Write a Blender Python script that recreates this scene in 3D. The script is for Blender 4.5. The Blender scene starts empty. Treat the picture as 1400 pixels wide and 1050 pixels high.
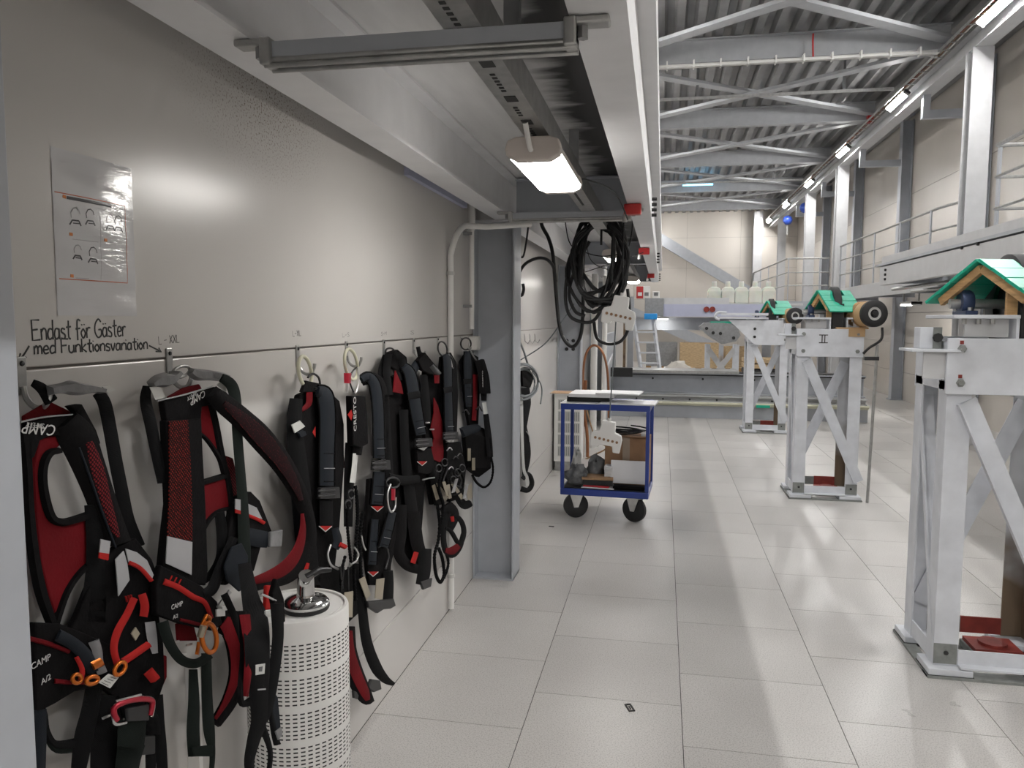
import bpy, bmesh, math, random
from mathutils import Vector, Matrix
random.seed(7)
scene = bpy.context.scene
col = scene.collection
# ------------------------------------------------------------------ camera
F_PX, YAW, PITCH, ROLL = 1061.56, -0.191126, -0.083418, 0.0045317
CAM = Vector((1.0964, 0.0, 1.5572))
_f = Vector((math.sin(YAW)*math.cos(PITCH), math.cos(YAW)*math.cos(PITCH), math.sin(PITCH)))
_r = Vector((math.cos(YAW), -math.sin(YAW), 0)); _u = _r.cross(_f)
_c, _s = math.cos(ROLL), math.sin(ROLL)
_r, _u = _c*_r + _s*_u, -_s*_r + _c*_u
cam_data = bpy.data.cameras.new('camera'); cam_data.sensor_fit = 'HORIZONTAL'; cam_data.sensor_width = 36.0
cam_data.lens = 36.0*F_PX/1400.0; cam_data.clip_start = 0.05; cam_data.clip_end = 200
cam = bpy.data.objects.new('camera', cam_data); col.objects.link(cam)
M = Matrix.Identity(4)
for i in range(3):
    M[i][0], M[i][1], M[i][2], M[i][3] = _r[i], _u[i], -_f[i], CAM[i]
cam.matrix_world = M
scene.camera = cam
def at(px, py, ax, v):
    """point of the photograph seen on the plane (axis ax) = v"""
    d = _f + _r*((px-700)/F_PX) - _u*((py-525)/F_PX)
    return CAM + d*((v-CAM[ax])/d[ax])
# ------------------------------------------------------------------ world, exposure, lamp strengths
w = bpy.data.worlds.new('world'); scene.world = w; w.use_nodes = True
w.node_tree.nodes['Background'].inputs[0].default_value = (0.5, 0.52, 0.55, 1)
w.node_tree.nodes['Background'].inputs[1].default_value = 0.02
vs = scene.view_settings
vs.view_transform = 'Standard'; vs.look = 'None'; vs.gamma = 1.0; vs.use_curve_mapping = False; vs.exposure = 0.72
L_HALL_RIGHT = 145.0     # strip lights along the right girder
L_HALL_LEFT = 165.0      # strip lights above the mezzanine
L_MEZZ = 20.0           # lamps hung under the mezzanine
L_WALK = 22.0           # lamps under the right walkway
# ------------------------------------------------------------------ materials
def nodes(name):
    m = bpy.data.materials.new(name); m.use_nodes = True
    return m, m.node_tree, m.node_tree.nodes['Principled BSDF']
def mat(name, c, rough=0.5, metal=0.0, var=0.06, vs_=8.0, bump=0.0, bs=60.0, coat=0.0, rv=0.0, stretch=None, coord='Object'):
    m, nt, b = nodes(name)
    tc = nt.nodes.new('ShaderNodeTexCoord'); src = tc.outputs[coord]
    if stretch:
        mp = nt.nodes.new('ShaderNodeMapping'); mp.inputs['Scale'].default_value = stretch
        nt.links.new(src, mp.inputs[0]); src = mp.outputs[0]
    n = nt.nodes.new('ShaderNodeTexNoise'); n.inputs['Scale'].default_value = vs_; n.inputs['Detail'].default_value = 5
    nt.links.new(src, n.inputs['Vector'])
    r = nt.nodes.new('ShaderNodeValToRGB')
    r.color_ramp.elements[0].position = 0.3; r.color_ramp.elements[1].position = 0.7
    r.color_ramp.elements[0].color = tuple(max(0, x*(1-var)) for x in c)+(1,)
    r.color_ramp.elements[1].color = tuple(min(1, x*(1+var)) for x in c)+(1,)
    nt.links.new(n.outputs[0], r.inputs[0]); nt.links.new(r.outputs[0], b.inputs['Base Color'])
    b.inputs['Roughness'].default_value = rough; b.inputs['Metallic'].default_value = metal
    if rv:
        mr = nt.nodes.new('ShaderNodeMapRange'); mr.inputs[3].default_value = max(0.02, rough-rv); mr.inputs[4].default_value = rough+rv
        nt.links.new(n.outputs[0], mr.inputs[0]); nt.links.new(mr.outputs[0], b.inputs['Roughness'])
    if coat: b.inputs['Coat Weight'].default_value = coat; b.inputs['Coat Roughness'].default_value = 0.12
    if bump:
        n2 = nt.nodes.new('ShaderNodeTexNoise'); n2.inputs['Scale'].default_value = bs; n2.inputs['Detail'].default_value = 3
        nt.links.new(src, n2.inputs['Vector'])
        bp = nt.nodes.new('ShaderNodeBump'); bp.inputs['Strength'].default_value = bump; bp.inputs['Distance'].default_value = 0.01
        nt.links.new(n2.outputs[0], bp.inputs['Height']); nt.links.new(bp.outputs[0], b.inputs['Normal'])
    return m
def emit(name, c, s):
    m, nt, b = nodes(name)
    b.inputs['Base Color'].default_value = (*c, 1); b.inputs['Emission Color'].default_value = (*c, 1)
    b.inputs['Emission Strength'].default_value = s
    return m
def webbing(name, c, rough=0.75, var=0.25, scale=900.0):
    m, nt, b = nodes(name)
    tc = nt.nodes.new('ShaderNodeTexCoord')
    wv = nt.nodes.new('ShaderNodeTexWave'); wv.bands_direction = 'Z'; wv.inputs['Scale'].default_value = scale/6.283
    wv.inputs['Distortion'].default_value = 0.6
    nt.links.new(tc.outputs['Object'], wv.inputs['Vector'])
    n = nt.nodes.new('ShaderNodeTexNoise'); n.inputs['Scale'].default_value = 14
    nt.links.new(tc.outputs['Object'], n.inputs['Vector'])
    r = nt.nodes.new('ShaderNodeValToRGB')
    r.color_ramp.elements[0].color = tuple(x*(1-var) for x in c)+(1,); r.color_ramp.elements[1].color = tuple(min(1, x*(1+var)) for x in c)+(1,)
    nt.links.new(n.outputs[0], r.inputs[0]); nt.links.new(r.outputs[0], b.inputs['Base Color'])
    bp = nt.nodes.new('ShaderNodeBump'); bp.inputs['Strength'].default_value = 0.35; bp.inputs['Distance'].default_value = 0.0012
    nt.links.new(wv.outputs[0], bp.inputs['Height']); nt.links.new(bp.outputs[0], b.inputs['Normal'])
    b.inputs['Roughness'].default_value = rough
    return m
def mesh_fabric(name, c1, c2, scale):
    m, nt, b = nodes(name)
    tc = nt.nodes.new('ShaderNodeTexCoord')
    mp = nt.nodes.new('ShaderNodeMapping'); mp.inputs['Rotation'].default_value = (0.785, 0, 0)
    nt.links.new(tc.outputs['Object'], mp.inputs[0])
    v = nt.nodes.new('ShaderNodeTexVoronoi'); v.inputs['Scale'].default_value = scale; v.inputs['Randomness'].default_value = 0.15
    nt.links.new(mp.outputs[0], v.inputs['Vector'])
    r = nt.nodes.new('ShaderNodeValToRGB'); r.color_ramp.interpolation = 'EASE'
    r.color_ramp.elements[0].position = 0.28; r.color_ramp.elements[1].position = 0.45
    r.color_ramp.elements[0].color = (*c1, 1); r.color_ramp.elements[1].color = (*c2, 1)
    nt.links.new(v.outputs['Distance'], r.inputs[0]); nt.links.new(r.outputs[0], b.inputs['Base Color'])
    b.inputs['Roughness'].default_value = 0.8
    return m
def floor_mat(name):
    m, nt, b = nodes(name)
    tc = nt.nodes.new('ShaderNodeTexCoord'); geo = nt.nodes.new('ShaderNodeNewGeometry')
    oi = nt.nodes.new('ShaderNodeObjectInfo')
    n1 = nt.nodes.new('ShaderNodeTexNoise'); n1.inputs['Scale'].default_value = 190; n1.inputs['Detail'].default_value = 2
    n2 = nt.nodes.new('ShaderNodeTexNoise'); n2.inputs['Scale'].default_value = 1.1; n2.inputs['Detail'].default_value = 6
    for n in (n1, n2): nt.links.new(geo.outputs['Position'], n.inputs['Vector'])
    r1 = nt.nodes.new('ShaderNodeValToRGB')
    r1.color_ramp.elements[0].position = 0.33; r1.color_ramp.elements[1].position = 0.52
    r1.color_ramp.elements[0].color = (0.39, 0.375, 0.36, 1); r1.color_ramp.elements[1].color = (0.59, 0.572, 0.553, 1)
    r2 = nt.nodes.new('ShaderNodeValToRGB')
    r2.color_ramp.elements[0].position = 0.3; r2.color_ramp.elements[1].position = 0.62
    r2.color_ramp.elements[0].color = (0.86, 0.855, 0.85, 1); r2.color_ramp.elements[1].color = (1, 1, 1, 1)
    mx = nt.nodes.new('ShaderNodeMix'); mx.data_type = 'RGBA'; mx.blend_type = 'MULTIPLY'; mx.inputs[0].default_value = 1
    nt.links.new(n1.outputs[0], r1.inputs[0]); nt.links.new(n2.outputs[0], r2.inputs[0])
    nt.links.new(r1.outputs[0], mx.inputs[6]); nt.links.new(r2.outputs[0], mx.inputs[7])
    hs = nt.nodes.new('ShaderNodeHueSaturation'); mr = nt.nodes.new('ShaderNodeMapRange')
    mr.inputs[3].default_value = 0.95; mr.inputs[4].default_value = 1.04
    nt.links.new(oi.outputs['Random'], mr.inputs[0]); nt.links.new(mr.outputs[0], hs.inputs['Value'])
    nt.links.new(mx.outputs[2], hs.inputs['Color']); nt.links.new(hs.outputs[0], b.inputs['Base Color'])
    rr = nt.nodes.new('ShaderNodeMapRange'); rr.inputs[3].default_value = 0.22; rr.inputs[4].default_value = 0.42
    nt.links.new(n2.outputs[0], rr.inputs[0]); nt.links.new(rr.outputs[0], b.inputs['Roughness'])
    return m
def wall_mat(name, c, dirty):
    m, nt, b = nodes(name)
    geo = nt.nodes.new('ShaderNodeNewGeometry')
    n = nt.nodes.new('ShaderNodeTexNoise'); n.inputs['Scale'].default_value = 1.4; n.inputs['Detail'].default_value = 4
    nt.links.new(geo.outputs['Position'], n.inputs['Vector'])
    r = nt.nodes.new('ShaderNodeValToRGB')
    r.color_ramp.elements[0].position = 0.3; r.color_ramp.elements[1].position = 0.7
    r.color_ramp.elements[0].color = tuple(x*0.95 for x in c)+(1,); r.color_ramp.elements[1].color = (*c, 1)
    nt.links.new(n.outputs[0], r.inputs[0]); out = r.outputs[0]
    if dirty:
        # spatter of small dark specks high up on the near panel
        d = nt.nodes.new('ShaderNodeTexNoise'); d.inputs['Scale'].default_value = 170; d.inputs['Detail'].default_value = 1
        nt.links.new(geo.outputs['Position'], d.inputs['Vector'])
        gt = nt.nodes.new('ShaderNodeMapRange'); gt.inputs[1].default_value = 0.56; gt.inputs[2].default_value = 0.68
        nt.links.new(d.outputs[0], gt.inputs[0])
        dist = nt.nodes.new('ShaderNodeVectorMath'); dist.operation = 'DISTANCE'; dist.inputs[1].default_value = (0, 2.05, 2.16)
        sep = nt.nodes.new('ShaderNodeMapping'); sep.inputs['Location'].default_value = (0, 2.05*0.45, 0); sep.inputs['Scale'].default_value = (1, 0.55, 1)
        nt.links.new(geo.outputs['Position'], sep.inputs[0]); nt.links.new(sep.outputs[0], dist.inputs[0])
        mk = nt.nodes.new('ShaderNodeMapRange'); mk.inputs[1].default_value = 0.26; mk.inputs[2].default_value = 0.04
        nt.links.new(dist.outputs['Value'], mk.inputs[0])
        mu = nt.nodes.new('ShaderNodeMath'); mu.operation = 'MULTIPLY'
        nt.links.new(gt.outputs[0], mu.inputs[0]); nt.links.new(mk.outputs[0], mu.inputs[1])
        mx = nt.nodes.new('ShaderNodeMix'); mx.data_type = 'RGBA'
        nt.links.new(mu.outputs[0], mx.inputs[0]); nt.links.new(out, mx.inputs[6]); mx.inputs[7].default_value = (0.22, 0.18, 0.15, 1)
        out = mx.outputs[2]
    nt.links.new(out, b.inputs['Base Color'])
    b.inputs['Roughness'].default_value = 0.26; b.inputs['Specular IOR Level'].default_value = 0.5
    return m
def deck_blotch_mat(name):  # grey sheet with noise blotches, blacker towards the edge channel
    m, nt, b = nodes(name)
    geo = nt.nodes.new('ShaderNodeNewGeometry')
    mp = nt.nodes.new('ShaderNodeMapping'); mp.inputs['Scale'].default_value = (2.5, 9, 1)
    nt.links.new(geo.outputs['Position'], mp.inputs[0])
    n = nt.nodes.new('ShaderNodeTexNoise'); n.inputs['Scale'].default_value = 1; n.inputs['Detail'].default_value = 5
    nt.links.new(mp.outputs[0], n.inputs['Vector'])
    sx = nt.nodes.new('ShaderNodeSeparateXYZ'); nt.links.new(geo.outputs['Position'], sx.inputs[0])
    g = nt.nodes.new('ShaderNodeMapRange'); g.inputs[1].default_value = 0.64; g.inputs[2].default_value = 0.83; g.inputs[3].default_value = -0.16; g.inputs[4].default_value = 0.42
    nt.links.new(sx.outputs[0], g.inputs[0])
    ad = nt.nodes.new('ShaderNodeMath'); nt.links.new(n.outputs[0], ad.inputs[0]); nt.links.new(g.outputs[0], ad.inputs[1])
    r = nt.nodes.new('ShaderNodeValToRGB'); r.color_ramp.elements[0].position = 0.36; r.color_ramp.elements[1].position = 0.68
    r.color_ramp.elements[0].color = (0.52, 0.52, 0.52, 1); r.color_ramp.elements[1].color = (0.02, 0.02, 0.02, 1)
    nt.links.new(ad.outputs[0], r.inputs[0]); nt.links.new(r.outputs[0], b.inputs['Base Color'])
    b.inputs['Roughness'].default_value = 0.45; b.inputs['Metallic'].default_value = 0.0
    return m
def wood_mat(name, c):
    return mat(name, c, 0.65, var=0.28, vs_=6, stretch=(2, 2, 14), bump=0.15, bs=20)
m_floor = floor_mat('floor_vinyl')
m_joint = mat('floor_joint', (0.05, 0.048, 0.045), 0.9)
m_wall = wall_mat('wall_panel', (0.60, 0.583, 0.562), False)
m_wall_d = wall_mat('wall_panel_speckled', (0.60, 0.583, 0.562), True)
m_wall_w = wall_mat('wall_panel_far', (0.61, 0.57, 0.52), False)
m_groove = mat('panel_groove', (0.30, 0.28, 0.26), 0.6)
m_steel = mat('steel_grey', (0.40, 0.42, 0.455), 0.42, var=0.05)
m_steel_l = mat('steel_light', (0.54, 0.545, 0.555), 0.40, var=0.05, rv=0.06)
m_roofsteel = mat('roof_steel', (0.36, 0.37, 0.385), 0.5, var=0.06)
m_deck = mat('roof_sheet', (0.27, 0.27, 0.27), 0.42, metal=0.55, var=0.12, vs_=3)
m_mezzpaint = mat('mezz_beam_paint', (0.72, 0.72, 0.73), 0.38, var=0.05, rv=0.06)
m_mezz = mat('mezz_sheet', (0.68, 0.68, 0.68), 0.38, metal=0.0, var=0.06, vs_=3, stretch=(6, 1, 1))
m_blotch = deck_blotch_mat('mezz_sheet_blotched')
m_galv = mat('galvanised', (0.42, 0.42, 0.41), 0.38, metal=0.75, var=0.15, vs_=25)
m_galv_d = mat('galvanised_dull', (0.30, 0.305, 0.31), 0.45, metal=0.4, var=0.12, vs_=20)
m_chrome = mat('chrome', (0.62, 0.62, 0.62), 0.12, metal=1.0, var=0.04)
m_silver = mat('silver_alloy', (0.66, 0.66, 0.65), 0.28, metal=0.9, var=0.08, vs_=30)
m_white = mat('white_plastic', (0.74, 0.73, 0.71), 0.45, var=0.03)
m_housing = mat('lamp_housing', (0.62, 0.56, 0.52), 0.5, var=0.03)
m_white_p = mat('white_steel_paint', (0.62, 0.64, 0.68), 0.42, var=0.09, vs_=10, rv=0.08)
m_rust = mat('brown_rust_paint', (0.19, 0.13, 0.08), 0.75, var=0.35, vs_=9)
m_redprimer = mat('red_primer', (0.25, 0.035, 0.025), 0.65, var=0.25, vs_=14)
m_greysq = mat('grey_primer', (0.22, 0.23, 0.22), 0.6, var=0.15, vs_=30)
m_black = mat('black_plastic', (0.012, 0.012, 0.013), 0.45, var=0.1)
m_rubber = mat('black_rubber', (0.016, 0.016, 0.017), 0.62, var=0.2, vs_=20)
m_cable = mat('black_cable', (0.010, 0.010, 0.011), 0.40, var=0.1)
m_gcable = mat('grey_cable', (0.17, 0.19, 0.20), 0.45, var=0.1)
m_blue = mat('blue_paint', (0.016, 0.045, 0.26), 0.35, var=0.08, coat=0.3)
m_bluetank = mat('blue_enamel', (0.03, 0.07, 0.36), 0.3, var=0.1)
m_bluebright = mat('bright_blue_plastic', (0.02, 0.30, 0.75), 0.4, var=0.1)
m_paper = mat('paper', (0.74, 0.74, 0.76), 0.7, var=0.03)
m_card = mat('cardboard', (0.27, 0.155, 0.085), 0.8, var=0.12, vs_=12)
m_kraft = mat('kraft_paper', (0.36, 0.22, 0.12), 0.75, var=0.1)
m_redprint = mat('red_folder', (0.42, 0.02, 0.03), 0.5, var=0.08)
m_greycloth = mat('grey_cloth', (0.17, 0.175, 0.18), 0.85, var=0.4, vs_=18, bump=0.3)
m_green = mat('green_board', (0.015, 0.42, 0.27), 0.35, var=0.14, vs_=6, stretch=(1, 12, 12))
m_wood = wood_mat('pine', (0.46, 0.28, 0.13))
m_wood_p = wood_mat('pale_pine', (0.52, 0.38, 0.22))
m_bearing = mat('bearing_blue', (0.035, 0.055, 0.12), 0.4, metal=0.3, var=0.2)
m_motor = mat('tan_motor', (0.50, 0.33, 0.17), 0.45, var=0.06)
m_red = mat('red_plastic', (0.45, 0.02, 0.02), 0.4, var=0.1)
m_copper = mat('copper_pipe', (0.36, 0.16, 0.08), 0.35, metal=0.6, var=0.2)
m_lav = mat('lavender_panel', (0.47, 0.49, 0.63), 0.45, var=0.03)
m_jug = mat('translucent_jug', (0.66, 0.68, 0.62), 0.35, var=0.05)
m_jug.node_tree.nodes['Principled BSDF'].inputs['Subsurface Weight'].default_value = 0.3
m_sack = mat('sack', (0.52, 0.49, 0.45), 0.8, var=0.12, bump=0.5, bs=9)
m_ink = mat('marker_ink', (0.008, 0.008, 0.009), 0.5)
m_ink_thin = mat('faded_ink', (0.07, 0.065, 0.065), 0.6)
m_slot = mat('slot_dark', (0.03, 0.03, 0.03), 0.8)
m_cream = mat('cream_coated_steel', (0.62, 0.61, 0.47), 0.35, var=0.05)
# harness cloths
m_strap = webbing('black_webbing', (0.0042, 0.0042, 0.0047))
m_strap_g = webbing('charcoal_webbing', (0.013, 0.016, 0.021), rough=0.6)
m_strap_o = webbing('dark_green_webbing', (0.010, 0.014, 0.012))
m_pad = mat('black_padding', (0.0045, 0.0040, 0.0044), 0.85, var=0.3, vs_=25, bump=0.15, bs=120)
m_redfoam = mat('red_lining', (0.12, 0.005, 0.008), 0.75, var=0.22, vs_=9, bump=0.12, bs=200)
m_redstrip = webbing('red_webbing', (0.35, 0.017, 0.015))
m_redmesh = mesh_fabric('red_mesh', (0.19, 0.015, 0.011), (0.009, 0.003, 0.003), 165)
m_redmesh_d = mesh_fabric('dark_red_mesh', (0.15, 0.012, 0.015), (0.012, 0.003, 0.004), 170)
m_reflect = mat('reflective_tape', (0.33, 0.33, 0.34), 0.4, var=0.08, vs_=12)
m_tape = mat('grey_tape', (0.17, 0.17, 0.175), 0.35, var=0.2, vs_=20, bump=0.2, bs=40)
m_orange = mat('orange_anodised', (0.62, 0.16, 0.02), 0.28, metal=0.7, var=0.1)
m_tag = mat('white_tag', (0.55, 0.55, 0.53), 0.6, var=0.05)
m_print = mat('white_print', (0.55, 0.54, 0.53), 0.6)
m_redmetal = mat('red_anodised', (0.42, 0.02, 0.04), 0.3, metal=0.5)
m_darkmetal = mat('dark_metal', (0.05, 0.05, 0.052), 0.32, metal=0.8, var=0.15, vs_=30)
m_goldmetal = mat('brass_plate', (0.42, 0.37, 0.28), 0.35, metal=0.6, var=0.1)

for _m in (m_strap, m_strap_g, m_strap_o, m_pad, m_redfoam, m_redstrip, m_redmesh, m_redmesh_d):
    _m.node_tree.nodes['Principled BSDF'].inputs['Specular IOR Level'].default_value = 0.10
def stain_leg_mat():
    m = mat('leg_paint_rusted', (0.50, 0.51, 0.53), 0.5, var=0.08, vs_=10)
    nt = m.node_tree; b = nt.nodes['Principled BSDF']; src = b.inputs['Base Color'].links[0].from_socket
    geo = nt.nodes.new('ShaderNodeNewGeometry'); sx = nt.nodes.new('ShaderNodeSeparateXYZ'); nt.links.new(geo.outputs['Position'], sx.inputs[0])
    n = nt.nodes.new('ShaderNodeTexNoise'); n.inputs['Scale'].default_value = 7; nt.links.new(geo.outputs['Position'], n.inputs['Vector'])
    ad = nt.nodes.new('ShaderNodeMath'); ad.operation = 'MULTIPLY_ADD'; ad.inputs[1].default_value = 0.5
    nt.links.new(n.outputs[0], ad.inputs[0]); nt.links.new(sx.outputs[2], ad.inputs[2])
    mr = nt.nodes.new('ShaderNodeMapRange'); mr.inputs[1].default_value = 0.85; mr.inputs[2].default_value = 0.55; nt.links.new(ad.outputs[0], mr.inputs[0])
    mx = nt.nodes.new('ShaderNodeMix'); mx.data_type = 'RGBA'; nt.links.new(mr.outputs[0], mx.inputs[0]); nt.links.new(src, mx.inputs[6]); mx.inputs[7].default_value = (0.17, 0.12, 0.075, 1)
    nt.links.new(mx.outputs[2], b.inputs['Base Color'])
    return m
m_rustleg = stain_leg_mat()
# ------------------------------------------------------------------ mesh builder
def V(*a): return Vector(a)
def frame(d, up=None):
    d = d.normalized()
    up = Vector(up) if up is not None else Vector((0, 0, 1))
    if abs(d.dot(up.normalized())) > 0.98: up = Vector((1, 0, 0)) if abs(d.x) < 0.9 else Vector((0, 1, 0))
    s = d.cross(up).normalized(); u = s.cross(d).normalized()
    return d, s, u
def catmull(pts, k=5):
    if len(pts) < 3: return [tuple(p) for p in pts]
    out = []; n = len(pts)
    for i in range(n-1):
        p0 = pts[max(i-1, 0)]; p1 = pts[i]; p2 = pts[i+1]; p3 = pts[min(i+2, n-1)]
        for j in range(k):
            t = j/k
            out.append(tuple(0.5*((2*b) + (-a+c)*t + (2*a-5*b+4*c-d)*t*t + (-a+3*b-3*c+d)*t**3) for a, b, c, d in zip(p0, p1, p2, p3)))
    out.append(tuple(pts[-1])); return out
class MB:
    def __init__(s): s.v = []; s.f = []
    def add(s, vs, fs):
        o = len(s.v); s.v += [Vector(x) for x in vs]; s.f += [tuple(i+o for i in f) for f in fs]; return s
    def box(s, x0, x1, y0, y1, z0, z1):
        return s.add([(x, y, z) for x in (x0, x1) for y in (y0, y1) for z in (z0, z1)],
                     [(0, 1, 3, 2), (4, 6, 7, 5), (0, 4, 5, 1), (2, 3, 7, 6), (0, 2, 6, 4), (1, 5, 7, 3)])
    def obox(s, c, ax, ay, az):
        c, ax, ay, az = Vector(c), Vector(ax), Vector(ay), Vector(az)
        return s.add([c+ax*i+ay*j+az*k for i in (-1, 1) for j in (-1, 1) for k in (-1, 1)],
                     [(0, 1, 3, 2), (4, 6, 7, 5), (0, 4, 5, 1), (2, 3, 7, 6), (0, 2, 6, 4), (1, 5, 7, 3)])
    def bar(s, p, q, w, h, up=None):
        p, q = Vector(p), Vector(q); d, a, u = frame(q-p, up)
        return s.obox((p+q)/2, (q-p)/2, a*w/2, u*h/2)
    def sweep(s, prof, p, q, up=None):
        """closed 2-D profile (side, up) carried from p to q"""
        p, q = Vector(p), Vector(q); d, a, u = frame(q-p, up); n = len(prof)
        vs = [p+a*x+u*y for x, y in prof]+[q+a*x+u*y for x, y in prof]
        fs = [(i, (i+1) % n, n+(i+1) % n, n+i) for i in range(n)]
        return s.add(vs, fs+[tuple(range(n-1, -1, -1)), tuple(range(n, 2*n))])
    def ibeam(s, p, q, w, h, tf=0.011, tw=0.008, up=None):
        W, H, t = w/2, h/2, tw/2
        return s.sweep([(-W, -H), (W, -H), (W, -H+tf), (t, -H+tf), (t, H-tf), (W, H-tf), (W, H), (-W, H), (-W, H-tf), (-t, H-tf), (-t, -H+tf), (-W, -H+tf)], p, q, up)
    def angle(s, p, q, w, h, t=0.008, up=None, sx=1, sy=1):
        pr = [(0, 0), (w*sx, 0), (w*sx, t*sy), (t*sx, t*sy), (t*sx, h*sy), (0, h*sy)]
        return s.sweep(pr, p, q, up)
    def tube(s, path, r, n=8, closed=False, flat=None):
        path = [Vector(p) for p in path]; m = len(path)
        if m < 2: return s
        rs = r if isinstance(r, (list, tuple)) else [r]*m
        base = len(s.v); prev = None
        for i, p in enumerate(path):
            if closed: t = path[(i+1) % m]-path[i-1]
            else: t = path[min(i+1, m-1)]-path[max(i-1, 0)]
            if t.length < 1e-9: t = Vector((0, 0, 1))
            t.normalize()
            if prev is None: _, a, _u2 = frame(t)
            else:
                a = prev-t*prev.dot(t)
                a = a.normalized() if a.length > 1e-6 else frame(t)[1]
            prev = a; b = t.cross(a)
            for k in range(n):
                an = 2*math.pi*k/n
                s.v.append(p+(a*math.cos(an)+b*math.sin(an)*(flat or 1))*rs[i])
        for i in range(m if closed else m-1):
            j = (i+1) % m
            for k in range(n):
                s.f.append((base+i*n+k, base+i*n+(k+1) % n, base+j*n+(k+1) % n, base+j*n+k))
        if not closed:
            s.f.append(tuple(base+k for k in range(n-1, -1, -1))); s.f.append(tuple(base+(m-1)*n+k for k in range(n)))
        return s
    def cyl(s, p, q, r, n=20, r2=None): return s.tube([p, q], [r, r if r2 is None else r2], n)
    def lathe(s, prof, o, axis=(0, 0, 1), n=24):
        """profile of (radius, height) turned round the axis through o"""
        o = Vector(o); d, a, u = frame(Vector(axis)); base = len(s.v)
        for r, h in prof:
            for k in range(n):
                an = 2*math.pi*k/n; s.v.append(o+d*h+(a*math.cos(an)+u*math.sin(an))*max(r, 1e-5))
        m = len(prof)
        for i in range(m-1):
            for k in range(n):
                s.f.append((base+i*n+k, base+i*n+(k+1) % n, base+(i+1)*n+(k+1) % n, base+(i+1)*n+k))
        return s
    def prism(s, poly, off):
        """planar 3-D polygon thickened by the vector off"""
        poly = [Vector(p) for p in poly]; off = Vector(off); n = len(poly)
        fs = [(i, (i+1) % n, n+(i+1) % n, n+i) for i in range(n)]
        from mathutils.geometry import tessellate_polygon
        tri = tessellate_polygon([poly])
        fs += [tuple(t) for t in tri]+[tuple(x+n for x in t) for t in tri]
        return s.add(poly+[p+off for p in poly], fs)
    def ribbon(s, Ls, Rs, nrm, t):
        m = len(Ls); nn = [n if isinstance(n, Vector) else Vector(nrm) for n in ([nrm]*m)]
        base = len(s.v)
        for i in range(m):
            d = nn[i]*t; mid = (Ls[i]+Rs[i])/2
            s.v += [Ls[i], Ls[i]*0.8+Rs[i]*0.2+d, Ls[i]*0.2+Rs[i]*0.8+d, Rs[i], mid]
        for i in range(m-1):
            a, b = base+5*i, base+5*(i+1)
            for k in range(4): s.f.append((a+k, a+k+1, b+k+1, b+k))
            s.f.append((a+4, a, b, b+4))
        s.f.append(tuple(base+k for k in (4, 3, 2, 1, 0))); e = base+5*(m-1); s.f.append(tuple(e+k for k in range(5)))
        return s
    def build(s, name, m, parent=None, smooth=False, bevel=0.0, label=None, kind=None, ang=40):
        me = bpy.data.meshes.new(name)
        if parent is not None: o3 = parent.matrix_world.translation
        else:
            xs = [p.x for p in s.v]; ys = [p.y for p in s.v]; zs = [p.z for p in s.v]
            o3 = Vector(((min(xs)+max(xs))/2, (min(ys)+max(ys))/2, min(zs)))
        me.from_pydata([tuple(p-o3) for p in s.v], [], s.f)
        bm = bmesh.new(); bm.from_mesh(me); bmesh.ops.recalc_face_normals(bm, faces=bm.faces)
        if smooth:
            for f in bm.faces: f.smooth = True
            for e in bm.edges:
                if len(e.link_faces) == 2 and e.calc_face_angle(0) > math.radians(ang): e.smooth = False
        bm.to_mesh(me); bm.free()
        me.materials.append(m)
        o = bpy.data.objects.new(name, me); col.objects.link(o)
        if parent is not None: o.parent = parent; o.matrix_world = Matrix.Translation(o3)
        else: o.location = o3; o.matrix_world = Matrix.Translation(o3)
        if bevel:
            b = o.modifiers.new('bevel', 'BEVEL'); b.width = bevel; b.segments = 2; b.limit_method = 'ANGLE'; b.angle_limit = math.radians(50)
        if label: o['label'] = label
        if kind: o['kind'] = kind
        return o
def thing(name, label, cat, loc, group=None):
    o = bpy.data.objects.new(name, None); o.empty_display_size = 0.1; col.objects.link(o)
    o.location = Vector(loc); o.matrix_world = Matrix.Translation(Vector(loc))
    o['label'] = label; o['category'] = cat
    if group: o['group'] = group
    return o
def tag(o, label, cat, group=None):
    o['label'] = label; o['category'] = cat
    if group: o['group'] = group
    return o
def struct(o): o['kind'] = 'structure'; return o
def copy_tree(o, loc, label, group=None, parent=None):
    c = o.copy(); col.objects.link(c)
    if parent is None:
        c.location = Vector(loc); c['label'] = label
        if group: c['group'] = group
    else: c.parent = parent; c.matrix_parent_inverse = o.matrix_parent_inverse.copy()
    for ch in [x for x in col.objects if x.parent is o]: copy_tree(ch, None, None, None, c)
    return c
def text_mesh(body, size, origin, xdir, ydir, extrude=0.0003, offset=0.0, shear=0.0):
    cu = bpy.data.curves.new('txt', 'FONT'); cu.body = body; cu.size = size; cu.extrude = extrude; cu.offset = offset; cu.shear = shear
    cu.resolution_u = 3; cu.align_x = 'CENTER'; cu.align_y = 'CENTER'
    ob = bpy.data.objects.new('txt', cu); col.objects.link(ob)
    dg = bpy.context.evaluated_depsgraph_get(); me = bpy.data.meshes.new_from_object(ob.evaluated_get(dg))
    x = Vector(xdir).normalized(); y = Vector(ydir).normalized(); z = x.cross(y)
    mb = MB(); o = Vector(origin)
    mb.add([o+x*v.co.x+y*v.co.y+z*v.co.z for v in me.vertices], [tuple(p.vertices) for p in me.polygons])
    bpy.data.objects.remove(ob); bpy.data.meshes.remove(me); bpy.data.curves.remove(cu)
    return mb
# ================================================================== SETTING
XR, YE, YB = 5.75, 29.5, -13.0
BAY = 3.74
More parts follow.
